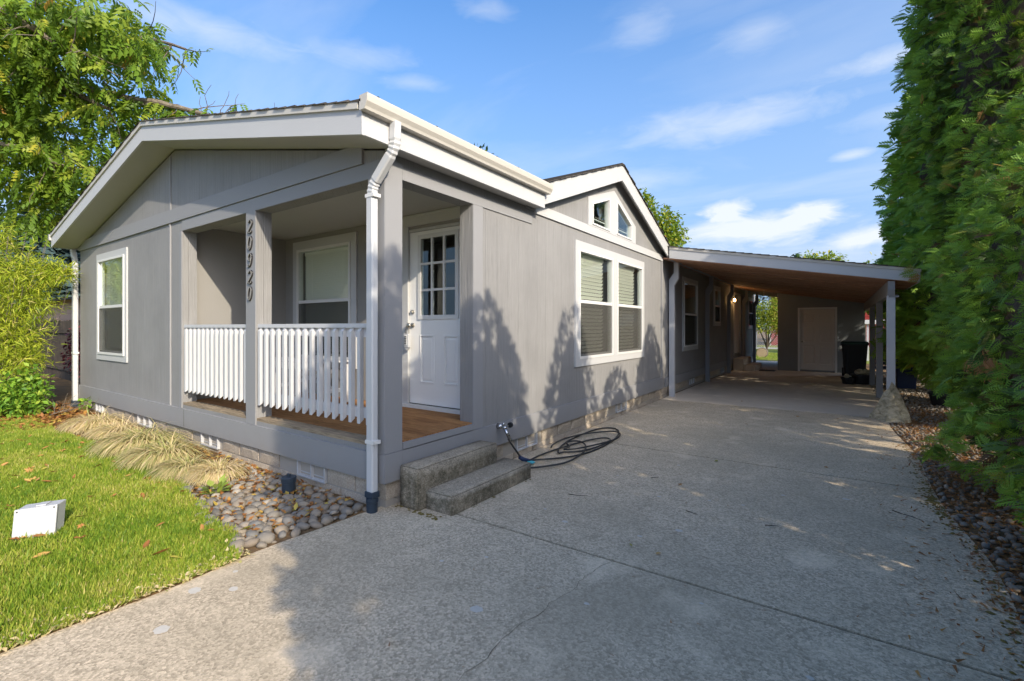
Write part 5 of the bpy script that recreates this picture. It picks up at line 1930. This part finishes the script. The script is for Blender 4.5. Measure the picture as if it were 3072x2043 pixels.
# bare twigs that rise behind the roof edge (end of the long limb)
tw = MB()
for bx_, by__, bz_ in ((-8.5, 2.1, 6.18), (-8.2, 2.3, 6.08), (-7.8, 2.6, 5.95), (-7.25, 2.9, 5.8)):
    for s_ in range(3):
        limb(tw, (bx_, by__, bz_ - .1), (bx_ + random.uniform(-.1, .35), by__ + random.uniform(-.1, .3), bz_ + random.uniform(.25, .6)), .010, .004, .5, 6, 4)
limb(tw, (-8.3, 2.25, 6.10), (-7.2, 2.95, 5.75), .028, .012, .06, 5, 6)
tw.build('limb', 'bark', wn)


# ------------------------------------------------------------------ simple leafy trees and shrubs
def leafy(name, base, label, cat, blobs, n, size, mat, trunk_h, tr=.12, trunk_mat='bark_dark', tv=LEAF_V, tf=LEAF_F, droop=.3, limbs=5, group=None):
    t_ = thing(name, base, label, cat, group)
    m_ = MB()
    top = Vector(base) + Vector((0, 0, trunk_h))
    limb(m_, Vector(base) + Vector((0, 0, -.1)), top, tr, tr * .7, .06, 5, 8)
    for i in range(limbs):
        b = blobs[i % len(blobs)]
        limb(m_, top, (b[0], b[1], b[2]), tr * .6, tr * .15, .12, 5, 6)
    m_.build('trunk', trunk_mat, t_)
    P, M = blob_leaves(blobs, n, size, droop)
    scatter('crown', mat, t_, tv, tf, P, M, None)
    return t_


def blobset(c, rx, rz, n, rs, seed):
    rd = random.Random(seed)
    res = []
    for i in range(n):
        a, b = rd.uniform(0, 6.28), rd.uniform(-1, 1)
        k = rd.uniform(.4, .85)
        s_ = rd.uniform(.75, 1.2) * rs
        res.append((c[0] + rx * k * math.cos(a) * math.sqrt(1 - b * b), c[1] + rx * k * math.sin(a) * math.sqrt(1 - b * b), c[2] + rz * k * b, s_, s_, s_ * .85))
    return res


leafy('leafy_tree', (-4.6, 21.6, 0), 'dense round green tree rising behind the right slope of the white gable', 'tree',
      [(-4.5, 21.6, 5.9, 1.0, 1.0, .9), (-4.3, 21.7, 6.9, .75, .75, .7), (-5.0, 21.4, 7.3, .45, .45, .9), (-5.2, 21.3, 8.0, .28, .28, .6), (-5.3, 21.5, 6.4, .8, .8, .9), (-3.9, 21.8, 6.1, .7, .7, .6), (-6.0, 21.6, 6.0, 1.2, 1.2, 1.0)], 5200, .20, 'walnut_leaf', 4.5)
leafy('leafy_tree', (-13.2, 18.0, 0), 'distant green tree whose tip shows just over the front gutter', 'tree', [(-13.3, 17.9, 10.9, .6, .6, .55), (-13.2, 18.0, 9.6, 1.4, 1.4, 1.2), (-13, 18, 8.2, 2, 2, 1.2)], 2500, .26, 'dark_tree_leaf', 7)
leafy('round_tree', (2.0, 47.8, 0), 'distant pale green tree top over the carport roof, right of the conifer tip', 'tree', [(1.7, 47.6, 7.3, 1.4, 1.2, .8), (.9, 47.4, 7.6, .7, .7, .6), (2.6, 47.9, 7.5, .8, .7, .6), (1.8, 47.6, 5.5, 2.5, 2, 1.6)], 2600, .30, 'walnut_leaf', 4.5)


def conifer(base, h, r, label, mat, n, size, name='conifer'):
    t_ = thing(name, base, label, 'tree')
    m_ = MB()
    limb(m_, base, (base[0], base[1], h * .97), h * .014 + .03, .02, .01, 5, 7)
    m_.build('trunk', 'bark_dark', t_)
    t = rng.random(n) ** .7
    z = h * (.12 + .88 * (1 - t))
    tier = (np.sin(z / h * 60) * .18 + .9)
    rr = r * t * tier * (.35 + .65 * rng.random(n) ** .5)
    th = rng.random(n) * 6.283
    P = np.stack([base[0] + rr * np.cos(th), base[1] + rr * np.sin(th), base[2] + z - .1 * rr], 1)
    D = np.stack([np.cos(th), np.sin(th), -.25 + .15 * rng.normal(size=n)], 1) + .35 * rng.normal(size=(n, 3))
    scatter('crown', mat, t_, SPR2_V, SPR2_F, P, frames(D, rdirs(n) * .5 + np.array([0, 0, 1.]), size * (.6 + .8 * rng.random(n))), None)
    return t_


conifer((-.15, 46.5, 0), 8.15, 2.0, 'distant dark pointed conifer tip over the carport roof', 'dark_tree_leaf', 1800, .5)
conifer((-29.5, 3.6, 0), 9.0, 3.4, 'blue-green spruce in the gap between the bamboo and the left roof edge', 'spruce_leaf', 5200, .6, 'blue_spruce')
conifer((-29.0, 8.2, 0), 9.6, 3.4, 'darker blue spruce behind the roof of the peach house', 'spruce_leaf', 3600, .6, 'blue_spruce')
leafy('shrub_tree', (-.25, 26.8, 0), 'small many-stemmed tree with sunny yellow-green leaves behind the gap beside the storage room', 'tree',
      [(-.75, 26.7, 2.0, .6, .6, .55), (-.2, 26.8, 2.45, .6, .6, .5), (.25, 27.0, 2.0, .6, .6, .55), (-.3, 26.6, 1.6, .75, .6, .45), (.5, 27, 1.5, .5, .5, .5), (.1, 27.2, 2.75, .35, .35, .4)], 4200, .12, 'bright_tree_leaf', .35, .07, 'bark_dark', LEAF_V, LEAF_F, .2, 6)
leafy('leafy_tree', (-3.6, 38, 0), 'blue-green tree left of the red house, seen through the gap', 'tree', [(-3.6, 38, 4.0, 2.0, 2.0, 1.8), (-2.7, 38, 3.0, 1.1, 1.1, 1.2), (-4.6, 38, 2.6, 1.6, 1.6, 1.4)], 4200, .24, 'spruce_leaf', 1.8)
leafy('shrub', (.9, 36, 0), 'orange-red autumn shrub before the red house', 'shrub', [(.9, 36, 2.9, .9, .7, .9), (.6, 36, 2.2, 1.2, .8, .9)], 2200, .2, 'dry_leaf', 1.2, .06)
leafy('leafy_tree', (5.4, 28.5, 0), 'sunlit bright green tree showing between the right carport posts', 'tree', [(4.9, 28, 2.8, 1.3, 1.3, .8), (5.5, 28.5, 3.9, 1.6, 1.6, 1.2), (6.6, 28.5, 3.0, 1.5, 1.5, 1.2), (4.5, 28, 3.6, .9, .9, .9)], 5200, .2, 'bright_tree_leaf', 1.8)
leafy('leafy_tree', (1.0, 60, 0), 'dark tree mass far behind the red house', 'tree', blobset((1, 60, 4), 6, 2.5, 9, 2.2, 3), 3500, .5, 'dark_tree_leaf', 2.5, .3)
leafy('leafy_tree', (-26, 16, 0), 'dark background tree left of the house, mostly behind the walnut limbs', 'tree', blobset((-26, 15, 6.0), 4.2, 2.8, 9, 2.0, 4), 5200, .3, 'dark_tree_leaf', 3, .25)
leafy('leafy_tree', (-36, 2.0, 0), 'dense background tree at the left picture edge', 'tree', blobset((-36, 2.0, 7), 4.5, 3.8, 9, 2.4, 5), 5200, .32, 'dark_tree_leaf', 3, .25)
# dark red shrub in the gap by the fence
leafy('red_shrub', (-10.2, .55, 0), 'dark red leaved shrub before the board fence, half hidden by the bamboo', 'shrub', [(-10.2, .55, 1.1, .45, .3, .45), (-10.5, .6, .8, .4, .3, .4)], 1500, .08, 'red_leaf', .5, .03)

# ------------------------------------------------------------------ bamboo and ivy at the left corner
bbm = thing('bamboo', (-8.75, -1.15, 0), 'big shaggy yellow-green bamboo bush at the left corner of the house', 'bamboo')
m_ = MB()
for i in range(46):
    a, r_ = random.uniform(0, 6.28), random.uniform(.05, .65)
    b = (-8.75 + r_ * math.cos(a), -1.15 + r_ * math.sin(a), 0)
    e = (b[0] + .75 * r_ * math.cos(a) * 1.3, b[1] + .75 * r_ * math.sin(a) * 1.3, random.uniform(1.8, 3.3))
    limb(m_, b, e, .010, .003, .06, 6, 5)
m_.build('stems', 'bark', bbm)
bl_ = [(-8.95, -1.15, 2.55, .80, .80, .62), (-8.75, -1.2, 1.9, .95, .85, .8), (-8.65, -1.2, 1.2, .9, .8, .7), (-8.35, -.62, 2.35, .42, .42, .35), (-8.05, -.42, 2.42, .30, .30, .22), (-7.78, -.33, 2.38, .20, .18, .16),
       (-8.2, -.62, 1.9, .40, .4, .35), (-8.2, -.78, 1.3, .42, .4, .45), (-9.3, -1.6, 2.2, .9, .9, .9), (-9.9, -1.9, 1.6, 1.0, .9, 1.2), (-8.9, -1.0, 3.0, .35, .35, .28), (-9.2, -1.5, 3.05, .4, .4, .3), (-8.0, -.75, .95, .35, .3, .3)]
P, M = blob_leaves(bl_, 29000, .125, .25)
# comb leaves into sprays
scatter('foliage', 'bamboo_leaf', bbm, [(0, -.045, 0), (.35, -.055, .03), (1, 0, -.10), (.35, .055, .03), (0, .045, 0)], [(0, 1, 3, 4), (1, 2, 3)], P, M, None, np.clip(.42 + .25 * rng.normal(size=len(P)), 0, 1))
iv = thing('ivy_mound', (-7.9, -1.0, 0), 'mound of bright green ivy spilling from under the bamboo', 'ivy')
bl_ = [(-7.75, -.95, .38, .50, .42, .36), (-7.45, -.78, .25, .32, .26, .24), (-8.4, -1.3, .45, .6, .5, .42), (-7.9, -1.35, .25, .5, .35, .25), (-8.9, -1.6, .5, .7, .6, .45), (-7.75, -.7, .55, .25, .2, .3)]
P, M = blob_leaves(bl_, 5200, .085, .2)
scatter('foliage', 'ivy_leaf', iv, LEAF_V, LEAF_F, P, M * 1.0, None)
m_ = MB()
for i in range(16):
    limb(m_, (-7.35 + random.uniform(-.3, .2), -.55 + random.uniform(-.15, .15), .04), (-7.2 + random.uniform(-.3, .5), -.45 + random.uniform(-.2, .3), random.uniform(.05, .45)), .006, .002, .6, 6, 4)
m_.build('bare_runners', 'bark', iv)
# leaf litter below and along the foundation
n = 2600
P = np.stack([-8.6 + 2.6 * rng.random(n) ** 1.2, -1.25 + 1.1 * rng.random(n), .055 + .04 * rng.random(n)], 1)
D = rdirs(n)
D[:, 2] *= .3
o = scatter('leaf_litter', 'dry_leaf', None, LEAF_V, LEAF_F, P, frames(D, rdirs(n) * .5 + np.array([0, 0, 1.]), .05 + .05 * rng.random(n)))
n = 3600
xx = -6.6 + 6.3 * rng.random(n) ** .8
P = np.stack([xx, -.04 - .85 * rng.random(n) ** 1.2 * np.clip(1.0, 0, 1), .01 - xx * .006 + .02 * rng.random(n)], 1)
D = rdirs(n)
D[:, 2] *= .3
scatter('leaf_litter', 'dry_leaf', None, LEAF_V, LEAF_F, P, frames(D, rdirs(n) * .4 + np.array([0, 0, 1.]), .02 + .05 * rng.random(n)))

# dry litter caught along the ragged edge of the turf
n = 2600
y = -1.0 - 3.2 * rng.random(n)
P = np.stack([-.105 - .10 * np.abs(rng.normal(size=n)) + .035 * rng.random(n), y, .006 + .03 * rng.random(n)], 1)
D = rdirs(n)
D[:, 2] *= .3
scatter('leaf_litter', 'straw_blade', None, LEAF_V, LEAF_F, P, frames(D, rdirs(n) * .4 + np.array([0, 0, 1.]), .012 + .03 * rng.random(n)))

# ------------------------------------------------------------------ lawn
def lawn_edge(x):
    """y of the lawn's house-side edge"""
    pts = [(-20, -1.3), (-7.4, -1.15), (-6.9, -.80), (-5.8, -.82), (-4.6, -.72), (-3.4, -.80), (-2.6, -.72), (-1.95, -.72), (-1.5, -.80), (-1.0, -.90), (-.6, -.93), (-.2, -1.05), (0, -1.1)]
    for (a, b), (c, d) in zip(pts[:-1], pts[1:]):
        if a <= x <= c: return b + (d - b) * (x - a) / (c - a) + .025 * math.sin(x * 9)
    return -1.1


mb = MB()
xs_ = [-400, -60, -20] + [-20 + i * .25 for i in range(1, 80)] + [-.112]
vs, fs = [], []
for x in xs_:
    vs += [(x, -9.0, ground_z(x, 0) + .006), (x, lawn_edge(max(x, -20)), ground_z(x, 0) + .006)]
for i in range(len(xs_) - 1):
    fs.append((2 * i, 2 * i + 2, 2 * i + 3, 2 * i + 1))
lawn = mb.add(vs, fs).build('lawn', 'turf_soil')
tag(lawn, kind='structure')


def blades(n, sampler, length, mat, name, rn=None, curve=True):
    P = sampler(n)
    n = len(P)
    a = rng.random(n) * 6.283
    tilt = .25 + .75 * rng.random(n)
    D = np.stack([np.cos(a) * tilt, np.sin(a) * tilt, np.ones(n)], 1)
    S = length * (.5 + .9 * rng.random(n))
    U = np.stack([np.cos(a) * .6, np.sin(a) * .6, -np.ones(n) * .6], 1) + rdirs(n) * .4
    patch = .5 + .5 * np.sin(P[:, 0] * 2.3 + np.sin(P[:, 1] * 3.1) * 1.5) * np.sin(P[:, 1] * 2.9 + P[:, 0])
    fine = .5 + .5 * np.sin(P[:, 0] * 11 + 2 * np.sin(P[:, 1] * 9)) * np.sin(P[:, 1] * 13 + P[:, 0] * 4)
    rnd = np.clip(.34 * patch + .24 * fine + .10 + .20 * rng.normal(size=n), 0, 1)
    return scatter(name, mat, None, [(0, -.02, 0), (0, .02, 0), (.62, .019, .02), (1, 0, -.12)], [(0, 1, 2, 3)], P, frames(D, U, S), 'stuff', rnd)


LE = np.vectorize(lawn_edge)


def samp_near(n):
    # triangle seen by the camera, denser close by
    x = -.09 - 7.6 * rng.random(int(n * 1.6)) ** 1.45
    lo = -2.62 + .138 * (3 - x) - .25
    hi = LE(x) + .03
    y = lo + (hi - lo) * rng.random(len(x))
    k = (y < hi) & (x < -.115 + .02 * rng.normal(size=len(x)) - .05 * (rng.random(len(x)) < .5)) & (lo < hi)
    # thin next to the concrete
    x, y = x[k][:n], y[k][:n]
    return np.stack([x, y, .0065 + .065 * np.clip((-x - .3) / 8, 0, 1)], 1)


def samp_far(n):
    x = -.15 - 10.5 * rng.random(n)
    y = -6.0 + (LE(x) + 6.0) * rng.random(n)
    return np.stack([x, y, .0065 + .065 * np.clip((-x - .3) / 8, 0, 1)], 1)


blades(170000, samp_near, .040, 'grass_blade', 'grass')
blades(60000, samp_far, .055, 'grass_blade', 'grass')


def samp_back(n):
    return np.stack([-3 + 6 * rng.random(n), 21.3 + 6 * rng.random(n), np.full(n, .012)], 1)


blades(9000, samp_back, .09, 'grass_blade', 'grass')

# ornamental sedge clumps, combed over by the wind
ARC_V = [(0, -.012, 0), (0, .012, 0), (.25, .012, .30), (.25, -.012, .30), (.58, .010, .36), (.58, -.010, .36), (.86, .006, .20), (.86, -.006, .20), (1.0, 0, .02)]
ARC_F = [(0, 1, 2, 3), (3, 2, 4, 5), (5, 4, 6, 7), (7, 6, 8)]
SG = [(-5.55, -.42, .36, .50, 'straw-coloured drooping grass clump nearest the bamboo'), (-4.75, -.40, .30, .42, 'pale drooping grass clump below the second foundation vent'),
      (-3.75, -.46, .42, .58, 'largest drooping grass clump, green-gold, in the middle of the row'), (-2.95, -.50, .34, .50, 'green-gold drooping grass clump right of the largest one'),
      (-2.3, -.55, .24, .38, 'low drooping grass clump spilling onto the lawn edge'), (-1.92, -.42, .24, .38, 'dry straw-coloured grass clump nearest the cobbles')]
for i, (x, y, r_, L_, lab) in enumerate(SG):
    n = int(1500 * (r_ / .36))
    a = rng.random(n) * 6.283
    rr = r_ * .45 * rng.random(n) ** .5
    P = np.stack([x + rr * np.cos(a), y + rr * np.sin(a) * .7, .02 + ground_z(x, y) + 0 * a], 1)
    D = np.stack([np.cos(a) * .75 + .10, np.sin(a) * .75 - .5, 0 * a], 1) + .45 * rng.normal(size=(n, 3)) * np.array([1, 1, 0])
    D[:, 2] = .12 * rng.normal(size=n)
    o = scatter('ornamental_grass', 'straw_blade', None, ARC_V, ARC_F, P, frames(D, np.tile([0, 0, 1.], (n, 1)) + .15 * rng.normal(size=(n, 3)), L_ * .72 * (.5 + .6 * rng.random(n))), None,
                np.clip((.30 if i in (2, 3, 4) else .55) + .25 * rng.normal(size=n), 0, 1))
    tag(o, lab, 'ornamental grass')
# small lime-green plant
n = 34
a = rng.random(n) * 6.283
P = np.stack([-1.46 + .05 * np.cos(a), -.63 + .05 * np.sin(a), .02 + .07 * rng.random(n)], 1)
D = np.stack([np.cos(a), np.sin(a), .55 + .4 * rng.normal(size=n)], 1)
o = scatter('leafy_plant', 'lime_leaf', None, LEAF_V, LEAF_F, P, frames(D, np.tile([0, 0, 1.], (n, 1)), .07 + .04 * rng.random(n)), None)
tag(o, 'small lime-green leafy plant at the edge of the cobbles', 'plant')
# weed sprig at the left foundation corner
n = 40
P = np.stack([-7.35 + .08 * rng.normal(size=n), -.10 + .05 * rng.normal(size=n), .08 + .22 * rng.random(n)], 1)
o = scatter('leafy_plant', 'ivy_leaf', None, LEAF_V, LEAF_F, P, frames(rdirs(n), rdirs(n) + np.array([0, 0, 1.]), .07 + .03 * rng.random(n)), None)
tag(o, 'green weed growing up the foundation by the farthest vent', 'plant', None, 'stuff')

# ------------------------------------------------------------------ river stones
def stone_mesh(seed, sub=2):
    rd = random.Random(seed)
    bm = bmesh.new()
    bmesh.ops.create_icosphere(bm, subdivisions=sub, radius=1.0)
    for v in bm.verts:
        v.co += mnoise.noise_vector(v.co * 1.1 + Vector((seed * 3.1, 0, 0))) * .28
    sx, sy, sz_ = 1.0, rd.uniform(.66, .9), rd.uniform(.42, .62)
    for v in bm.verts: v.co = Vector((v.co.x * sx, v.co.y * sy, v.co.z * sz_))
    me = bpy.data.meshes.new('stone')
    bm.to_mesh(me)
    bm.free()
    me.materials.append(MATS['river_stone'])
    me.polygons.foreach_set('use_smooth', [True] * len(me.polygons))
    return me


STM = [stone_mesh(i) for i in range(7)]


def dart(n, f, rmin, rmax, overlap=.82):
    res = []
    grid = {}
    cs = rmax * 2
    for i in range(n):
        p = f()
        if p is None: continue
        t = (1 - i / n)
        r_ = rmin + (rmax - rmin) * t ** 1.3 * random.uniform(.75, 1)
        gx, gy = int(p[0] // cs), int(p[1] // cs)
        ok = True
        for ax in (-1, 0, 1):
            for ay in (-1, 0, 1):
                for (qx, qy, qr) in grid.get((gx + ax, gy + ay), ()):
                    if (qx - p[0]) ** 2 + (qy - p[1]) ** 2 < ((qr + r_) * overlap) ** 2:
                        ok = False
                        break
                if not ok: break
            if not ok: break
        if ok:
            grid.setdefault((gx, gy), []).append((p[0], p[1], r_))
            res.append((p[0], p[1], r_))
    return res


def stones(parent, lst, z=.0):
    for (x, y, r_) in lst:
        o = bpy.data.objects.new('river_stone', random.choice(STM))
        o.location = Vector((x, y, z + r_ * .25 + random.uniform(-.004, .006))) - origin_of(parent)
        o.rotation_euler = (random.uniform(-.35, .35), random.uniform(-.35, .35), random.uniform(0, 6.28))
        k = r_ * random.uniform(.95, 1.15)
        o.scale = (k, k, k)
        link(o, parent)


def stones_stuff(parent, lst, z=.0):
    arrs = []
    for m_ in [stone_mesh(40 + q, 1) for q in range(4)]:
        v = np.array([tuple(q.co) for q in m_.vertices])
        f = [tuple(p.vertices) for p in m_.polygons]
        arrs.append((v, f))
    for k in range(4):
        sub = lst[k::4]
        if not sub: continue
        P = np.array([(a, b, z + r_ * .2) for a, b, r_ in sub])
        n = len(P)
        a = rng.random(n) * 6.283
        D = np.stack([np.cos(a), np.sin(a), .3 * rng.normal(size=n)], 1)
        M = frames(D, np.tile([0, 0, 1.], (n, 1)) + .25 * rng.normal(size=(n, 3)), np.array([r_ for _, _, r_ in sub]))
        o = scatter('river_stones', 'river_stone', parent, arrs[k][0], arrs[k][1], P, M, 'stuff')
        o.data.polygons.foreach_set('use_smooth', [True] * len(o.data.polygons))


# bed at the porch corner
cb = thing('cobble_bed', (-1.2, -.5, 0), kind='structure')
MB().add([(-2.3, -.02, -.004), (-2.3, -.75, -.004), (-1.5, -.84, -.004), (-.9, -.93, -.004), (-.25, -1.12, -.004), (-.10, -1.0, -.004), (-.095, -.02, -.004)], [(0, 1, 2, 3, 4, 5, 6)]).build('bed_soil', 'soil', cb)


def f_cob():
    x = random.uniform(-2.25, -.13)
    y = random.uniform(-1.08, -.05)
    if y < lawn_edge(x) - .03: return None
    if x > left_edge(y) - .03: return None
    if x < -1.55 and random.random() < .6: return None
    if (x + .99) ** 2 + (y + .235) ** 2 < .0075: return None
    return (x, y)


stones(cb, dart(3600, f_cob, .013, .058, .76)[:298])

gb_ = thing('gravel_strip', (4.3, 3, 0), kind='structure')
MB().box(3.62, 6.4, -3.2, 18.6, -.05, -.0065).build('bed_soil', 'soil', gb_)


def f_gr():
    y = .2 + 15 * random.random() ** 1.5
    x = edge_x(min(y, 7)) + .01 + (1.35 if y < 5 else 1.6) * random.random() ** (1.15)
    if (x - 3.72) ** 2 / .12 + (y - 6.98) ** 2 / .06 < 1: return None
    if y < 3.2 and random.random() < .35: return None
    return (x, y)


gl = dart(11000, f_gr, .012, .036)
gl.sort(key=lambda q: ((q[0] - 3) ** 2 + (q[1] + 2.5) ** 2) ** .5 + (5 if q[1] < .9 or q[0] > 4.5 else 0))
stones(gb_, gl[:295])
stones_stuff(gb_, gl[295:])

# brown shed needles and sprays on the stones and the driveway's right side
n = 15000
y = -.6 + 9 * rng.random(n) ** 1.5
x = 3.68 + .9 * rng.random(n) ** 1.0 - .25 * (rng.random(n) < .14) * rng.random(n) * 2
P = np.stack([x, y, .006 + .028 * rng.random(n) * (x > 3.75)], 1)
D = rdirs(n)
D[:, 2] *= .2
scatter('needle_litter', 'dry_leaf', None, [(0, -.12, 0), (1, 0, 0), (0, .12, .05)], [(0, 1, 2)], P, frames(D, rdirs(n) * .3 + np.array([0, 0, 1.]), .014 + .045 * rng.random(n)), 'stuff', .7 * rng.random(n))
n = 170
P = np.stack([.3 + 3.3 * rng.random(n), -1.5 + 10 * rng.random(n), np.full(n, .005)], 1)
D = rdirs(n)
D[:, 2] = 0
scatter('needle_litter', 'dry_leaf', None, [(0, -.10, 0), (1, 0, 0), (0, .10, .05)], [(0, 1, 2)], P, frames(D, np.tile([0, 0, 1.], (n, 1)), .01 + .03 * rng.random(n)), 'stuff', .5 * rng.random(n))
# dead twigs
for (x, y, a, L_, lab) in [(1.05, 1.15, .3, .16, 'dark forked twig on the driveway just right of the concrete steps'), (2.0, 1.35, -.3, .1, 'small dark twig in the middle of the shaded driveway'), (2.55, 1.4, .2, .09, 'short twig on the driveway, between the middle and the hedge'), (1.5, 2.0, .9, .08, 'tiny twig on the driveway beyond the garden hose coils'), (3.35, 2.3, -.7, .22, 'longest thin twig, lying near the river stones under the hedge')]:
    m_ = MB()
    limb(m_, (x, y, .006), (x + L_ * math.cos(a), y + L_ * math.sin(a), .007), .0035, .0015, .2, 5, 5)
    o = m_.build('twig', 'bark_dark', None, at=(x, y, 0))
    tag(o, lab, 'twig', 'twigs on the driveway')

# ------------------------------------------------------------------ fallen leaves
def leaf_obj(kind):
    if kind == 0:      # lobed maple-like
        pts = []
        for i in range(14):
            a = i / 14 * 6.283
            r_ = (1.0 if i % 2 == 0 else .48) * (1 - .25 * math.cos(a))
            pts.append((r_ * math.cos(a), r_ * math.sin(a), .18 * math.sin(2 * a) + .1 * (i % 2)))
        vs = [(0, 0, .02)] + pts
        fs = [(0, 1 + i, 1 + (i + 1) % 14) for i in range(14)]
    else:
        vs = [(-1, 0, .0), (-.4, .38, .14), (.3, .36, .12), (1, 0, .12), (.3, -.36, .14), (-.4, -.38, .10), (0, 0, -.02)]
        fs = [(6, i, (i + 1) % 6) for i in range(6)]
    me = bpy.data.meshes.new('fallen_leaf')
    me.from_pydata(vs, [], fs)
    me.materials.append(MATS['fallen_leaf_mat'])
    return me


LM = [leaf_obj(0), leaf_obj(1)]
FL = [(-.52, -1.35, .065, 1), (-.36, -1.32, .05, 1), (-.72, -1.36, .04, 1), (-1.45, -1.73, .05, 1), (-.45, -.86, .05, 1), (-.62, -1.02, .03, 0)]
for i in range(70):
    x = -.4 - 6.8 * random.random() ** .8
    lo, hi = -2.6 + .138 * (3 - x), lawn_edge(x)
    FL.append((x, random.uniform(lo, hi), random.uniform(.022, .048), random.randrange(2)))
for (x, y, s_, k) in FL:
    o = bpy.data.objects.new('fallen_leaf', LM[k])
    o.location = (x, y, ground_z(x, y) + .045)
    o.rotation_euler = (random.uniform(-.5, .5), random.uniform(-.5, .5), random.uniform(0, 6.28))
    o.scale = (s_, s_, s_)
    COL.objects.link(o)
    shp = 'lobed' if k == 0 else 'oval'
    zone = 'near the driveway edge' if x > -.9 else ('near the utility box' if x > -2.3 else ('in mid lawn' if x > -4.6 else 'near the bamboo'))
    big = 'large' if s_ > .042 else ('small' if s_ < .03 else 'medium')
    tag(o, big + ' dry ' + shp + ' leaf on the grass ' + zone, 'leaf', 'fallen leaves on the lawn')
for i in range(20):
    x, y = random.uniform(.4, 3.5), random.uniform(.4, 11)
    o = bpy.data.objects.new('fallen_leaf', LM[i % 2])
    o.location = (x, y, .008)
    o.rotation_euler = (random.uniform(-.15, .15), random.uniform(-.15, .15), random.uniform(0, 6.28))
    s_ = random.uniform(.014, .03)
    o.scale = (s_, s_, s_)
    COL.objects.link(o)
    tag(o, ('lobed' if i % 2 == 0 else 'oval') + ' small dry leaf on the concrete ' + ('under the carport' if y > 7.15 else ('in front of the carport' if y > 3.1 else 'beside the steps' if x < 1.6 else 'towards the hedge')), 'leaf', 'fallen leaves on the driveway')

bpy.context.view_layer.update()
